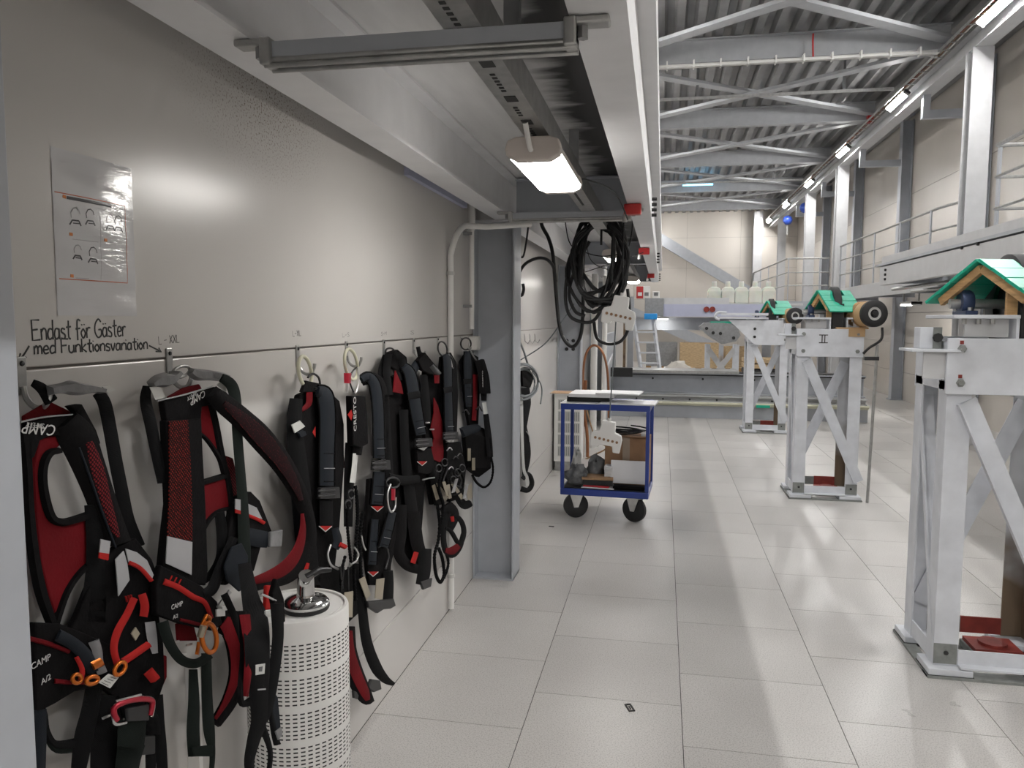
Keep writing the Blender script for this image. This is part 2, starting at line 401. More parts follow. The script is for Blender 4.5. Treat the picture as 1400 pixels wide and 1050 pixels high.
# ---- floor: loose-laid rectangular tiles, every other row shifted by half a tile
floor = struct(MB().box(-0.1, XR+0.1, YB, YE+0.1, -0.12, -0.003).build('floor', m_joint))
tile_me = None; fieldmb = MB()
for i in range(10):
    x0 = 0.6*i; x1 = min(x0+0.6, XR)
    y = (2.797 if i % 2 == 0 else 3.099) - 1.2 + (0.6 if i >= 3 else 0); ys = y
    n = 0
    while y < 14.6:
        if x1-x0 > 0.59:
            if tile_me is None:
                t = MB().box(x0+0.0015, x1-0.0015, y+0.0015, y+0.5985, -0.004, 0).build('tile', m_floor, floor)
                tile_me = t; base = (x0, y)
            else:
                t = tile_me.copy(); col.objects.link(t); t.parent = floor; t.location = tile_me.location+Vector((x0-base[0], y-base[1], 0))
        else:
            MB().box(x0+0.0015, x1, y+0.0015, y+0.5985, -0.004, 0).build('tile', m_floor, floor)
        y += 0.6
    fieldmb.box(x0, x1, YB, ys-0.001, -0.004, 0); fieldmb.box(x0, x1, y+0.001, YE, -0.004, 0)
fieldmb.build('tile_field', m_floor, floor, kind='stuff')
# ---- left wall of coated sandwich panels
zr = [0.0, 0.285, 1.466, 2.65, 3.83, 5.6]
yr = [YB, 0.80, 4.54, 8.28, 12.02, 15.76, 19.5, 23.24, YE]
wl = struct(MB().box(-0.14, -0.012, YB-0.1, YE+0.1, 0, 5.62).build('wall_left', m_groove))
for a, b in zip(yr, yr[1:]):
    for k, (c0, c1) in enumerate(zip(zr, zr[1:])):
        g = 0.0022
        MB().box(-0.05, 0, a+g, b-g, c0+(g if c0 else 0), c1-g).build('panel', m_wall_d if (k == 2 and a < 4) else m_wall, wl, bevel=0.003)
wr = struct(MB().box(XR+0.012, XR+0.14, YB-0.1, YE+0.1, 0, 5.62).build('wall_right', m_groove))
yr2 = [YB, 1.5, 5.24, 8.98, 12.72, 16.46, 20.2, 23.94, YE]
zr2 = [0.0, 0.55, 1.13, 1.71, 2.85, 3.99, 5.6]
for a, b in zip(yr2, yr2[1:]):
    for c0, c1 in zip(zr2, zr2[1:]):
        MB().box(XR, XR+0.05, a+0.004, b-0.004, c0+(0.004 if c0 else 0), c1-0.004).build('panel', m_wall_w, wr)
we = struct(MB().box(-0.1, XR+0.1, YE+0.012, YE+0.14, 0, 5.62).build('wall_end', m_groove))
for a, b in zip([0, 1.9, 3.8], [1.9, 3.8, XR]):
    for c0, c1 in zip([0, 1.15, 2.3, 3.45, 4.55], [1.15, 2.3, 3.45, 4.55, 5.6]):
        MB().box(a+0.004, b-0.004, YE, YE+0.05, c0+(0.004 if c0 else 0), c1-0.004).build('panel', m_wall_w, we)
struct(MB().box(-0.1, XR+0.1, YB-0.14, YB, 0, 5.62).build('wall_behind', m_wall))
# ---- corrugated roof sheet, ribs along the hall
cm = MB(); prof = []; x = -0.1
while x < XR+0.12:
    prof += [(x, 5.46), (x+0.10, 5.46), (x+0.135, 5.56), (x+0.225, 5.56)]; x += 0.26
n = len(prof)
cm.add([(a, YB-0.1, b) for a, b in prof]+[(a, YE+0.1, b) for a, b in prof]+[(a, YB-0.1, b+0.012) for a, b in prof]+[(a, YE+0.1, b+0.012) for a, b in prof],
       [(i, i+1, n+i+1, n+i) for i in range(n-1)]+[(2*n+i, 2*n+i+1, 3*n+i+1, 3*n+i) for i in range(n-1)])
struct(cm.build('ceiling', m_deck))
MB().box(-0.1, XR+0.1, YB-0.1, YE+0.1, 5.60, 5.66).build('roof_board', m_groove, bpy.data.objects['ceiling'])
# ---- roof beams
ordn = ['nearest', 'second', 'third', 'fourth', 'fifth']
for k in range(-6, 5):
    y = 11.48+BAY*k
    lab = ('%s visible grey steel roof beam counted from the front, under the corrugated roof' % ordn[k]) if k >= 0 else 'grey steel roof beam overhead, in front of the visible ones'
    o = MB().ibeam((0.0, y, 5.285), (4.74, y, 5.285), 0.16, 0.33, 0.013, 0.009).build('roof_beam', m_roofsteel)
    tag(o, lab, 'beam', 'roof beams')
# ---- horizontal cross bracing between the beams
for k in range(-1, 4):
    y0 = 11.48+BAY*k+0.1; y1 = y0+BAY-0.2; z = 5.22
    which = ['in front of the nearest roof beam', 'between the nearest and second roof beams', 'between the second and third roof beams', 'between the third and fourth roof beams', 'between the fourth and fifth roof beams'][k+1]
    for kk, (a, b) in enumerate((((0.05, y0), (4.7, y1)), ((0.05, y1), (4.7, y0)))):
        zz = z-0.05*kk
        o = MB().bar((a[0], a[1], zz), (b[0], b[1], zz), 0.18, 0.045).build('roof_brace', m_roofsteel)
        tag(o, 'flat steel roof brace running %s, %s' % (('away to the right', 'away to the left')[kk], which), 'brace', 'roof braces')
# ---- girder on the right column line
o = MB().ibeam((4.85, YB, 5.0), (4.85, YE, 5.0), 0.20, 0.24, 0.014, 0.010).build('roof_girder', m_steel_l)
tag(o, 'long light grey steel girder above the row of strip lights', 'girder')
t = thing('cable_tray', 'open cable tray with orange and white cables running beside the right girder', 'cable tray', (4.64, 12, 5.06))
b = MB()
for s in (4.575, 4.705): b.box(s-0.004, s+0.004, 6, 29, 5.06, 5.10)
b.build('side_rail', m_galv, t)
b = MB(); y = 6.2
while y < 29: b.box(4.575, 4.705, y-0.012, y+0.012, 5.062, 5.07); y += 0.3
b.build('rung', m_galv, t, kind='stuff')
for i, (dx, mm, r) in enumerate(((-0.03, m_redprimer, 0.006), (0.0, m_kraft, 0.006), (0.03, m_white, 0.010))):
    MB().tube([(4.64+dx+0.008*math.sin(y*2.1+i), y, 5.085+0.004*math.sin(3*y+i)) for y in [6+0.5*q for q in range(46)]], r, 6).build('cable', mm, t)
def strip_light(x, y, z, strength, label, w=0.10, ln=0.95, group='roof strip lights', em=None, tilt=0.0, drop=0.10):
    """batten light; tilt turns its face away from the wall behind it"""
    t = thing('strip_light', label, 'light', (x, y, z), group)
    c, s = math.cos(tilt), math.sin(tilt); zc = 0.03
    def rp(pr): return [(a*c-(b-zc)*s, zc+a*s+(b-zc)*c) for a, b in pr]
    def sw(pr, ya, yb): return MB().sweep(rp(pr), (x, yb, z), (x, ya, z))
    sw([(-w/2, 0.028), (w/2, 0.028), (w/2, 0.06), (w/2-0.02, 0.068), (-w/2+0.02, 0.068), (-w/2, 0.06)], y-ln/2, y+ln/2).build('housing', m_white, t)
    sw([(-w*0.46, 0.03), (-w*0.42, 0.012), (-w*0.30, 0.006), (w*0.30, 0.006), (w*0.42, 0.012), (w*0.46, 0.03)], y-ln/2+0.02, y+ln/2-0.02).build('diffuser', em, t)
    for ya in (y-ln/2, y+ln/2-0.02): sw([(-w*0.5, 0.0), (w*0.5, 0.0), (w*0.5, 0.064), (-w*0.5, 0.064)], ya, ya+0.02).build('end_cap', m_white, t)
    for dy in (-0.39, 0.39): MB().box(x-0.012, x+0.012, y+dy-0.01, y+dy+0.01, z+0.05, z+drop).build('bracket', m_galv, t)
    return t
em_r = emit('strip_glow_right', (1.0, 0.985, 0.965), L_HALL_RIGHT)
em_l = emit('strip_glow_left', (1.0, 0.985, 0.965), L_HALL_LEFT)
words = ['cut by the top edge of the photo', 'second from the front', 'third from the front', 'fourth from the front', 'fifth from the front', 'farthest']
for k in range(-6, 6):
    y = 9.70+BAY*k
    strip_light(4.64, y, 4.965, L_HALL_RIGHT, ('bright roof strip light on the right girder, %s' % words[k]) if k >= 0 else 'roof strip light on the right girder overhead, in front of the visible ones', em=em_r, tilt=math.radians(36))
    strip_light(0.55, y, 4.965, L_HALL_LEFT, 'roof strip light above the left mezzanine, hidden from below', em=em_l, w=0.05, group='strip lights above the mezzanine')
o = MB().box(0.52, 0.58, YB, YE, 5.062, 5.118).build('lighting_rail', m_galv); tag(o, 'lighting rail under the roof beams above the mezzanine', 'rail')
# hangers and sprinkler rails under the roof
for j, (y, z, lab) in enumerate(((12.75, 5.0, 'thin grey service rail hung under the roof, nearer one'), (20.4, 5.0, 'thin grey service rail hung under the roof, farther one'))):
    t = thing('service_rail', lab, 'rail', (2.3, y, z), 'service rails')
    MB().box(0.1, 4.4, y-0.02, y+0.02, z-0.02, z+0.02).build('rail', m_galv, t)
    for x in (1.55, 3.7): MB().box(x-0.02, x+0.02, y-0.012, y+0.012, z+0.02, 5.46).build('hanger', m_galv_d, t)
t = thing('wall_cable_tray', 'white cable tray fixed under the nearest roof beam', 'cable tray', (2.3, 11.3, 5.02))
MB().box(0.1, 4.55, 11.34, 11.36, 5.03, 5.09).box(0.1, 4.55, 11.26, 11.36, 5.03, 5.036).build('tray', m_white, t)
for k in range(12): MB().box(0.35+0.36*k, 0.37+0.36*k, 11.25, 11.37, 5.015, 5.115).build('tie', m_white, t)
MB().tube([(0.1, 11.30, 5.05), (2.0, 11.29, 5.05), (4.3, 11.30, 5.055), (4.62, 11.6, 5.08)], 0.018, 8).build('cable', m_white, t)
o = MB().tube([(3.0, 11.36, 5.40), (3.0, 11.37, 5.3), (3.01, 11.37, 5.10)], 0.012, 8).build('sprinkler_pipe', m_red, smooth=True)
tag(o, 'short red sprinkler pipe crossing the nearest roof beam', 'pipe')
o = MB().box(4.60, 4.70, 15.1, 15.3, 5.08, 5.26).build('alarm_box', m_red, bevel=0.01); tag(o, 'small red box beside the third strip light', 'box')
# window strip of daylight-blue film lamp seen far up
o = MB().box(1.55, 2.35, 22.1, 22.2, 5.22, 5.25).build('blue_lamp', emit('blue_glow', (0.15, 0.6, 1.0), 4.0)); tag(o, 'small blue glowing lamp under the far roof', 'light')
# ---- right columns
def hcol(name, x, y, z0, z1, size, m, label, group, web='x', base=True, tf=0.014):
    t = thing(name, label, 'column', (x, y, z0), group)
    h = size/2
    if web == 'x':      # web across the hall, flanges face +-x
        for sx in (-1, 1): MB().box(x+sx*h-(tf if sx > 0 else 0), x+sx*h+(0 if sx > 0 else tf), y-h, y+h, z0, z1).build('flange', m, t, bevel=0.002)
        MB().box(x-h+tf, x+h-tf, y-0.005, y+0.005, z0, z1).build('web', m, t)
    else:
        for sy in (-1, 1): MB().box(x-h, x+h, y+sy*h-(tf if sy > 0 else 0), y+sy*h+(0 if sy > 0 else tf), z0, z1).build('flange', m, t, bevel=0.002)
        MB().box(x-0.005, x+0.005, y-h+tf, y+h-tf, z0, z1).build('web', m, t)
    if base: MB().box(x-h-0.03, x+h+0.03, y-h-0.03, y+h+0.03, z0, z0+0.02).build('base_plate', m, t)
    return t
for k, (y, lab) in enumerate(((10.75, 'large grey steel column at the right, nearest of the row'), (18.2, 'second grey steel column of the right row, past the railing'), (21.9, 'third grey steel column of the right row'), (26.9, 'farthest grey steel column of the right row, by the end wall'))):
    hcol('steel_column', 4.85, y, 0, 4.88, 0.24, m_steel_l, lab, 'right row columns', web='y')
for k, (y, lab) in enumerate(((9.0, 'steel wall post on the right wall, nearest'), (12.74, 'steel wall post on the right wall behind the big column'), (16.48, 'steel wall post on the right wall with its foot showing between two towers'), (20.2, 'steel wall post on the right wall, fourth one'), (23.9, 'steel wall post on the right wall, farthest'))):
    hcol('wall_post', 5.64, y, 0, 5.40, 0.20, m_steel, lab, 'right wall posts', web='x')
    b = MB().bar((4.80, y, 4.60), (5.54, y, 4.60), 0.1, 0.12).bar((4.85, y, 4.66), (4.85, y, 4.88), 0.1, 0.1)
    tag(b.build('aisle_frame', m_steel), 'grey steel frame over the right aisle at the %s wall post' % ['nearest', 'second', 'third', 'fourth', 'farthest'][k], 'beam', 'aisle frames')
# ---- end wall braces
for p, q, lab in (((900, 325), (1045, 412), 'long diagonal steel brace on the end wall'), ((872, 430), (1010, 489), 'lower diagonal steel brace on the end wall')):
    P = at(*p, 1, 28.9); Q = at(*q, 1, 28.9)
    d = (Q-P).normalized(); P = P-d*0.9
    tag(MB().bar(P, Q, 0.2, 0.36, up=(0, 0, 1)).build('wall_brace', m_steel), lab, 'brace')
t = hcol('end_post', 4.35, 29.2, 0, 5.4, 0.3, m_steel_l, 'pale steel post on the end wall near the farthest strip light', None, web='y')
# ---- right walkway
t = thing('walkway', 'grey steel walkway with edge beam above the right aisle', 'walkway', (4.4, 7, 2.05))
MB().sweep([(0, 0), (0.08, 0), (0.08, 0.012), (0.012, 0.012), (0.012, 0.228), (0.08, 0.228), (0.08, 0.24), (0, 0.24)], (3.95, 1.0, 2.03), (3.95, 11.3, 2.03)).build('edge_beam', m_steel_l, t)
MB().box(3.93, 5.5, 1.0, 10.6, 2.285, 2.315).build('deck', m_steel, t)
MB().box(3.93, 4.70, 10.6, 11.45, 2.285, 2.315).build('deck', m_steel, t)
MB().box(3.945, 3.957, 1.0, 11.2, 2.315, 2.40).build('kick_plate', m_steel_l, t)
for y in (1.3, 4.3, 7.3, 9.3, 11.2): MB().ibeam((3.96, y, 2.15), (5.54, y, 2.15), 0.1, 0.2).build('cross_beam', m_steel, t)
MB().box(4.79, 5.5, 11.45, 17.9, 2.17, 2.20).build('far_deck', m_steel, t)
MB().box(4.72, 4.735, 11.45, 17.9, 1.98, 2.22).build('far_edge_beam', m_steel_l, t)
for y in (13.0, 15.2, 17.6): MB().ibeam((4.74, y, 2.07), (5.54, y, 2.07), 0.1, 0.18).build('cross_beam', m_steel, t)
for y, zs in ((11.0, (2.1, 2.16, 2.22)), (8.35, (2.27,)), (7.95, (2.27,))):
    for z in zs: MB().cyl((3.93, y, z), (3.951, y, z), 0.018, 6).build('bolt', m_slot, t)
for k, x in enumerate((4.2, 4.45)):
    MB().tube([(x, 5, 1.99-0.03*k), (x, 11.6, 1.99-0.03*k)], 0.022, 8).build('conduit', m_galv, t)
def railing(label, pts, z0, rails, posts, group):
    t = thing('railing', label, 'railing', (pts[0][0], pts[0][1], z0), group)
    for z in rails: MB().tube([(x, y, z) for x, y in pts], 0.02 if z == rails[0] else 0.014, 8).build('rail', m_galv, t, smooth=True)
    for x, y in posts: MB().box(x-0.008, x+0.008, y-0.03, y+0.03, z0, rails[0]).build('post', m_steel, t)
    return t
railing('near walkway railing whose corner shows at the right edge', [(5.45, 7.75), (3.99, 7.75), (3.99, 1.2)], 2.315, (3.12, 2.84, 2.56), [(4.02, 7.78), (4.75, 7.75), (5.45, 7.75), (3.99, 6.0), (3.99, 4.2), (3.99, 2.4)], 'walkway railings')
railing('walkway railing between the nearest and second right columns', [(4.99, 10.9), (4.85, 11.9), (4.78, 17.2), (4.78, 17.75)], 2.2, (3.13, 2.83, 2.52), [(4.83, 12.2), (4.81, 13.6), (4.80, 15.1), (4.79, 16.5), (4.78, 17.7)], 'walkway railings')
t2 = railing('far walkway railing with a sloping end, beyond the second column', [(4.82, 19.0), (3.9, 19.0), (3.75, 24.5)], 2.0, (2.98, 2.66, 2.36), [(4.6, 19.0), (3.92, 19.0), (3.87, 20.4), (3.83, 21.8), (3.79, 23.2), (3.75, 24.5)], 'walkway railings')
MB().tube([(3.75, 24.5, 2.98), (3.70, 25.6, 2.0)], 0.03, 8).build('stair_rail', m_galv, t2)
o = MB().box(3.7, 4.85, 18.95, 24.6, 1.78, 2.0).build('far_walkway_deck', m_steel); tag(o, 'far grey walkway deck under the sloping railing', 'walkway')
o = MB().box(4.05, 4.3, 24.45, 24.55, 0, 1.78).build('support_pillar', m_steel); tag(o, 'grey post carrying the far walkway deck', 'post')
em_w = emit('walk_glow', (1.0, 0.97, 0.92), L_WALK)
strip_light(4.34, 8.8, 1.93, L_WALK, 'lit lamp under the near walkway, left of the nearest green roof', ln=0.6, w=0.16, drop=0.356, group='walkway lamps', em=em_w)
strip_light(5.05, 13.7, 1.80, L_WALK, 'lit lamp under the far walkway, right of the tan motor', ln=0.6, w=0.16, drop=0.371, group='walkway lamps', em=em_w)
# ---- blue spherical hoist weights hanging on chains at the far right
for k, (px, py, Y, lab) in enumerate(((1077, 301, 23.0, 'blue round float switch hanging left of the pair'), (1101, 284, 20.0, 'blue round float switch hanging right of the pair'))):
    P = at(px, py, 0, 4.82); t = thing('hanging_float', lab, 'float', P, 'blue hanging floats')
    MB().lathe([(0, -0.15), (0.08, -0.13), (0.14, -0.05), (0.15, 0.0), (0.14, 0.06), (0.09, 0.12), (0.0, 0.15)], P, n=16).build('ball', m_bluetank, t, smooth=True)
    MB().tube([P+V(0, 0, -0.14), P+V(0, 0, -0.45)], 0.03, 6).build('chain', m_galv, t)
    MB().cyl(P+V(0, 0, 0.14), V(P.x, P.y, 4.88), 0.012, 6).build('cord', m_galv, t)
# ================================================================== MEZZANINE
MY0, MY1 = -2.4, 12.2
o = MB().ibeam((0.19, MY0, 2.25), (0.19, MY1, 2.25), 0.12, 0.24, 0.010, 0.007).build('edge_beam', m_mezzpaint); tag(o, 'light grey mezzanine beam running along the left wall', 'beam')
t = thing('edge_channel', 'light grey mezzanine edge channel over the walkway, with bolts', 'beam', (0.98, 4, 2.13))
MB().sweep([(-0.06, 0), (0.05, 0), (0.05, 0.24), (-0.06, 0.24), (-0.06, 0.226), (0.036, 0.226), (0.036, 0.014), (-0.06, 0.014)], (0.97, MY0, 2.13), (0.97, MY1, 2.13)).build('channel', m_mezzpaint, t)
MB().box(1.02, 1.065, MY0, MY1, 2.30, 2.312).box(1.057, 1.065, MY0, MY1, 2.312, 2.42).build('edge_angle', m_mezzpaint, t)
for y in (0.8, 4.54, 8.28, 12.02):
    for z in (2.155, 2.185, 2.215, 2.245):
        MB().cyl((1.02, y+0.05, z), (1.048, y+0.05, z), 0.010, 6).build('bolt', m_slot, t)
o = MB().box(0.245, 0.60, MY0, MY1, 2.372, 2.40).build('deck_sheet', m_mezz); tag(o, 'smooth grey deck sheet under the mezzanine beside the wall beam', 'deck')
o = MB().box(0.60, 0.935, MY0, MY1, 2.372, 2.40).build('blotched_deck_sheet', m_blotch); tag(o, 'black-blotched deck sheet under the mezzanine beside the edge channel', 'deck')
o = MB().box(0.004, 1.055, MY0, MY1, 2.402, 2.44).build('mezzanine_floor', m_galv_d); tag(o, 'mezzanine floor plate lying over the deck sheets', 'deck')
yw = [0.8, 4.54, 8.28, 12.02]; names = ['behind the leftmost post', 'at the column after the harnesses', 'at the second column', 'at the far end']
for y, nme in zip(yw, names):
    o = MB().ibeam((0.24, y, 2.25), (0.915, y, 2.25), 0.10, 0.235, 0.010, 0.007).build('cross_beam', m_steel); tag(o, 'grey mezzanine cross beam %s' % nme, 'beam', 'mezzanine cross beams')
def strut(y, label):
    t = thing('clamped_strut', label, 'strut', (0.58, y, 2.068), 'clamped struts')
    z = 2.069
    MB().box(0.285, 0.925, y-0.019, y+0.021, z+0.014, z+0.050).build('channel', m_steel, t)
    for dz, r_ in ((0.011, 0.0055), (0.0, 0.005)):
        for dy in (-0.017, 0.017): MB().cyl((0.285, y+dy, z+dz+0.003), (0.925, y+dy, z+dz+0.003), r_, 10).build('lip', m_galv, t, smooth=True)
    for x, s in ((0.268, -1), (0.935, 1)):
        c = MB().obox((x+s*0.012, y, z+0.052), (0.040, 0, 0), (0, 0.020, 0), (0, 0, 0.007)).obox((x-s*0.022, y, z+0.030), (0.012, 0, 0), (0, 0.030, 0), (0, 0, 0.027)).build('clamp', m_galv, t, bevel=0.004)
        MB().cyl((x-s*0.000, y, z+0.046), (x-s*0.000, y, z+0.022), 0.011, 6).build('bolt', m_galv_d, c)
    return t
strut(1.53, 'galvanised strut with end clamps crossing overhead, nearest')
strut(4.12, 'galvanised strut crossing below the mezzanine in front of the cross beam')
# slotted channel carrying the lamps
t = thing('slotted_channel', 'slotted grey channel along the middle of the mezzanine underside', 'channel', (0.703, 4, 2.12))
MB().sweep([(-0.038, 0.08), (-0.038, 0), (0.038, 0), (0.038, 0.08), (0.035, 0.08), (0.035, 0.003), (-0.035, 0.003), (-0.035, 0.08)], (0.703, MY1, 2.12), (0.703, MY0, 2.12)).build('channel', m_galv, t)
sl = MB(); y = 1.2
while y < 3.9:
    if not any(abs(y-yy-0.02) < 0.06 for yy in (1.70, 1.98, 2.22)): sl.box(0.692, 0.704, y, y+0.012, 2.1185, 2.1205)
    y += 0.026
sl.build('small_slot', m_slot, t, kind='stuff')
for y in (1.30, 1.70, 1.98, 2.22): MB().box(0.688, 0.718, y, y+0.05, 2.1182, 2.1206).build('large_slot', m_slot, t)
for y in (0.4, 2.0, 3.4, 5.4, 7.0, 9.0, 11.0): MB().box(0.683, 0.723, y, y+0.03, 2.195, 2.372).build('hanger', m_galv_d, t)
# cross member that the lamp cable drops from
em_m = emit('mezz_glow', (1.0, 0.965, 0.92), L_MEZZ)
def mezz_lamp(x, y, label, cable=True):
    z = 2.030
    t = thing('batten_lamp', label, 'lamp', (x, y, z), 'mezzanine lamps')
    w, l0, l1 = 0.082, y, y+0.64
    MB().sweep([(-w*0.9, 0.052), (-w*0.98, 0.022), (w*0.98, 0.022), (w*0.9, 0.052), (w*0.6, 0.062), (-w*0.6, 0.062)], (x, l1, z), (x, l0+0.01, z)).build('housing', m_housing, t, bevel=0.004)
    MB().sweep([(-w*0.97, 0.022), (-w*0.90, 0.008), (-w*0.62, 0.0), (w*0.62, 0.0), (w*0.90, 0.008), (w*0.97, 0.022)], (x, l1-0.03, z), (x, l0+0.04, z)).build('diffuser', em_m, t, smooth=True, ang=60)
    for a, bq in ((l0, l0+0.045), (l1-0.035, l1)):
        MB().sweep([(-w*0.95, 0.056), (-w*1.03, 0.03), (-w*0.97, 0.012), (-w*0.62, -0.004), (w*0.62, -0.004), (w*0.97, 0.012), (w*1.03, 0.03), (w*0.95, 0.056), (w*0.6, 0.066), (-w*0.6, 0.066)], (x, bq, z), (x, a, z)).build('end_cap', m_housing, t, bevel=0.006)
    for yy in (l0+0.12, l1-0.12): MB().box(x-0.02, x+0.02, yy-0.01, yy+0.01, z+0.058, 2.120).build('hanger', m_galv, t)
    if cable:
        MB().tube(catmull([(x-0.005, l0+0.0, z+0.025), (x-0.006, l0-0.02, z+0.035), (x-0.008, l0-0.045, z+0.06), (x-0.010, l0-0.07, z+0.088)], 6), 0.008, 8).build('cable', m_white, t, smooth=True)
    return t
mezz_lamp(0.708, 2.31, 'lit white batten lamp hanging under the mezzanine, nearest')
mezz_lamp(0.708, 9.79, 'lit white batten lamp hanging under the far end of the mezzanine', False)
mezz_lamp(0.708, 6.05, 'lit white batten lamp behind the black cable coil', False)
mezz_lamp(0.708, -1.43, 'batten lamp under the mezzanine behind the viewer', False)
# black thin lead from lamp to the red box
lead = catmull([(0.72, 2.94, 2.07), (0.78, 3.2, 2.12), (0.87, 3.6, 2.13), (0.915, 3.93, 2.05)], 8)
tag(MB().tube(lead, 0.004, 6).build('lamp_lead', m_cable, smooth=True), 'thin lead from the nearest lamp to the first red clamp', 'cable')
for y, lab in ((3.95, 'red beam clamp on the edge channel, nearest'), (6.35, 'red beam clamp on the edge channel, second'), (9.9, 'red beam clamp on the edge channel, farthest')):
    t = thing('beam_clamp', lab, 'clamp', (0.92, y, 2.06), 'red beam clamps')
    MB().box(0.895, 0.98, y-0.03, y+0.03, 2.075, 2.127).build('body', m_red, t, bevel=0.006)
    MB().cyl((0.90, y, 2.04), (0.90, y, 2.08), 0.012, 8).build('screw', m_galv, t)
# ---- left columns
for y, lab in ((0.7875, 'pale grey steel post cut by the left edge of the photo'), (4.54, 'tall grey steel column at the end of the harness row'), (8.28, 'grey steel column behind the trolley, with four bolts'), (12.02, 'grey steel column at the far end of the mezzanine')):
    t = thing('mezzanine_column', lab, 'column', (0.13, y, 0), 'mezzanine columns')
    m = m_steel
    for x0, x1 in ((0.0, 0.012), (0.238, 0.25)): MB().box(x0+0.002, x1, y-0.105, y+0.105, 0, 2.128).build('flange', m, t, bevel=0.002)
    MB().box(0.012, 0.238, y-0.004, y+0.004, 0.0, 2.128).build('web', m, t)
    MB().box(0.014, 0.238, y-0.10, y+0.10, 2.118, 2.128).build('cap_plate', m_steel_l, t)
    MB().box(0.002, 0.25, y-0.104, y+0.104, 0.0, 0.012).build('base_plate', m, t)
    if y > 8 and y < 9:
        for a in (0.09, 0.16):
            for z in (1.24, 1.33): MB().cyl((a, y-0.012, z), (a, y-0.004, z), 0.02, 8).build('bolt', m_slot, t)
# ================================================================== TOWERS
def green_roof(t, G, phi, g, L, z_e, wheel):
    """small gabled shelter of green boards; G is the near-left ridge end"""
    rd = V(math.cos(phi), math.sin(phi), 0); ac = V(math.sin(phi), -math.cos(phi), 0)
    H = G.z-z_e
    for side in (1, -1):
        dn = (ac*side*g/2+V(0, 0, -H)); ln = dn.length; d = dn.normalized(); nrm = rd.cross(d)*(1 if rd.cross(d).z > 0 else -1)
        nb = 4
        for k in range(nb):
            a, b = ln*k/nb+0.002, ln*(k+1)/nb-0.001
            spans = [(0, L)] if k > 0 else [(0, L*wheel[0]), (L*wheel[1], L)]
            for s0, s1 in spans:
                c = G+d*((a+b)/2)+rd*((s0+s1)/2)+nrm*(0.007+0.0015*(k % 2))
                MB().obox(c, rd*(s1-s0)/2, d*(b-a)/2, nrm*0.007).build('board', m_green, t, bevel=0.002)
        for s0 in (0.03, L-0.03):
            p = G+rd*s0+d*0.02-nrm*0.025; q = G+rd*s0+d*(ln-0.06)-nrm*0.025
            MB().bar(p, q, 0.022, 0.036, up=nrm).build('rafter', m_wood, t)
def wooden_posts(t, G, phi, g, zt, zb, L):
    rd = V(math.cos(phi), math.sin(phi), 0); ac = V(math.sin(phi), -math.cos(phi), 0)
    for s0, a in ((0.07, 0.20), (L-0.05, 0.16), (L-0.05, -0.16)):
        p = G+rd*s0+ac*g*a
        MB().box(p.x-0.02, p.x+0.02, p.y-0.012, p.y+0.012, zb, zt).build('post', m_wood, t)
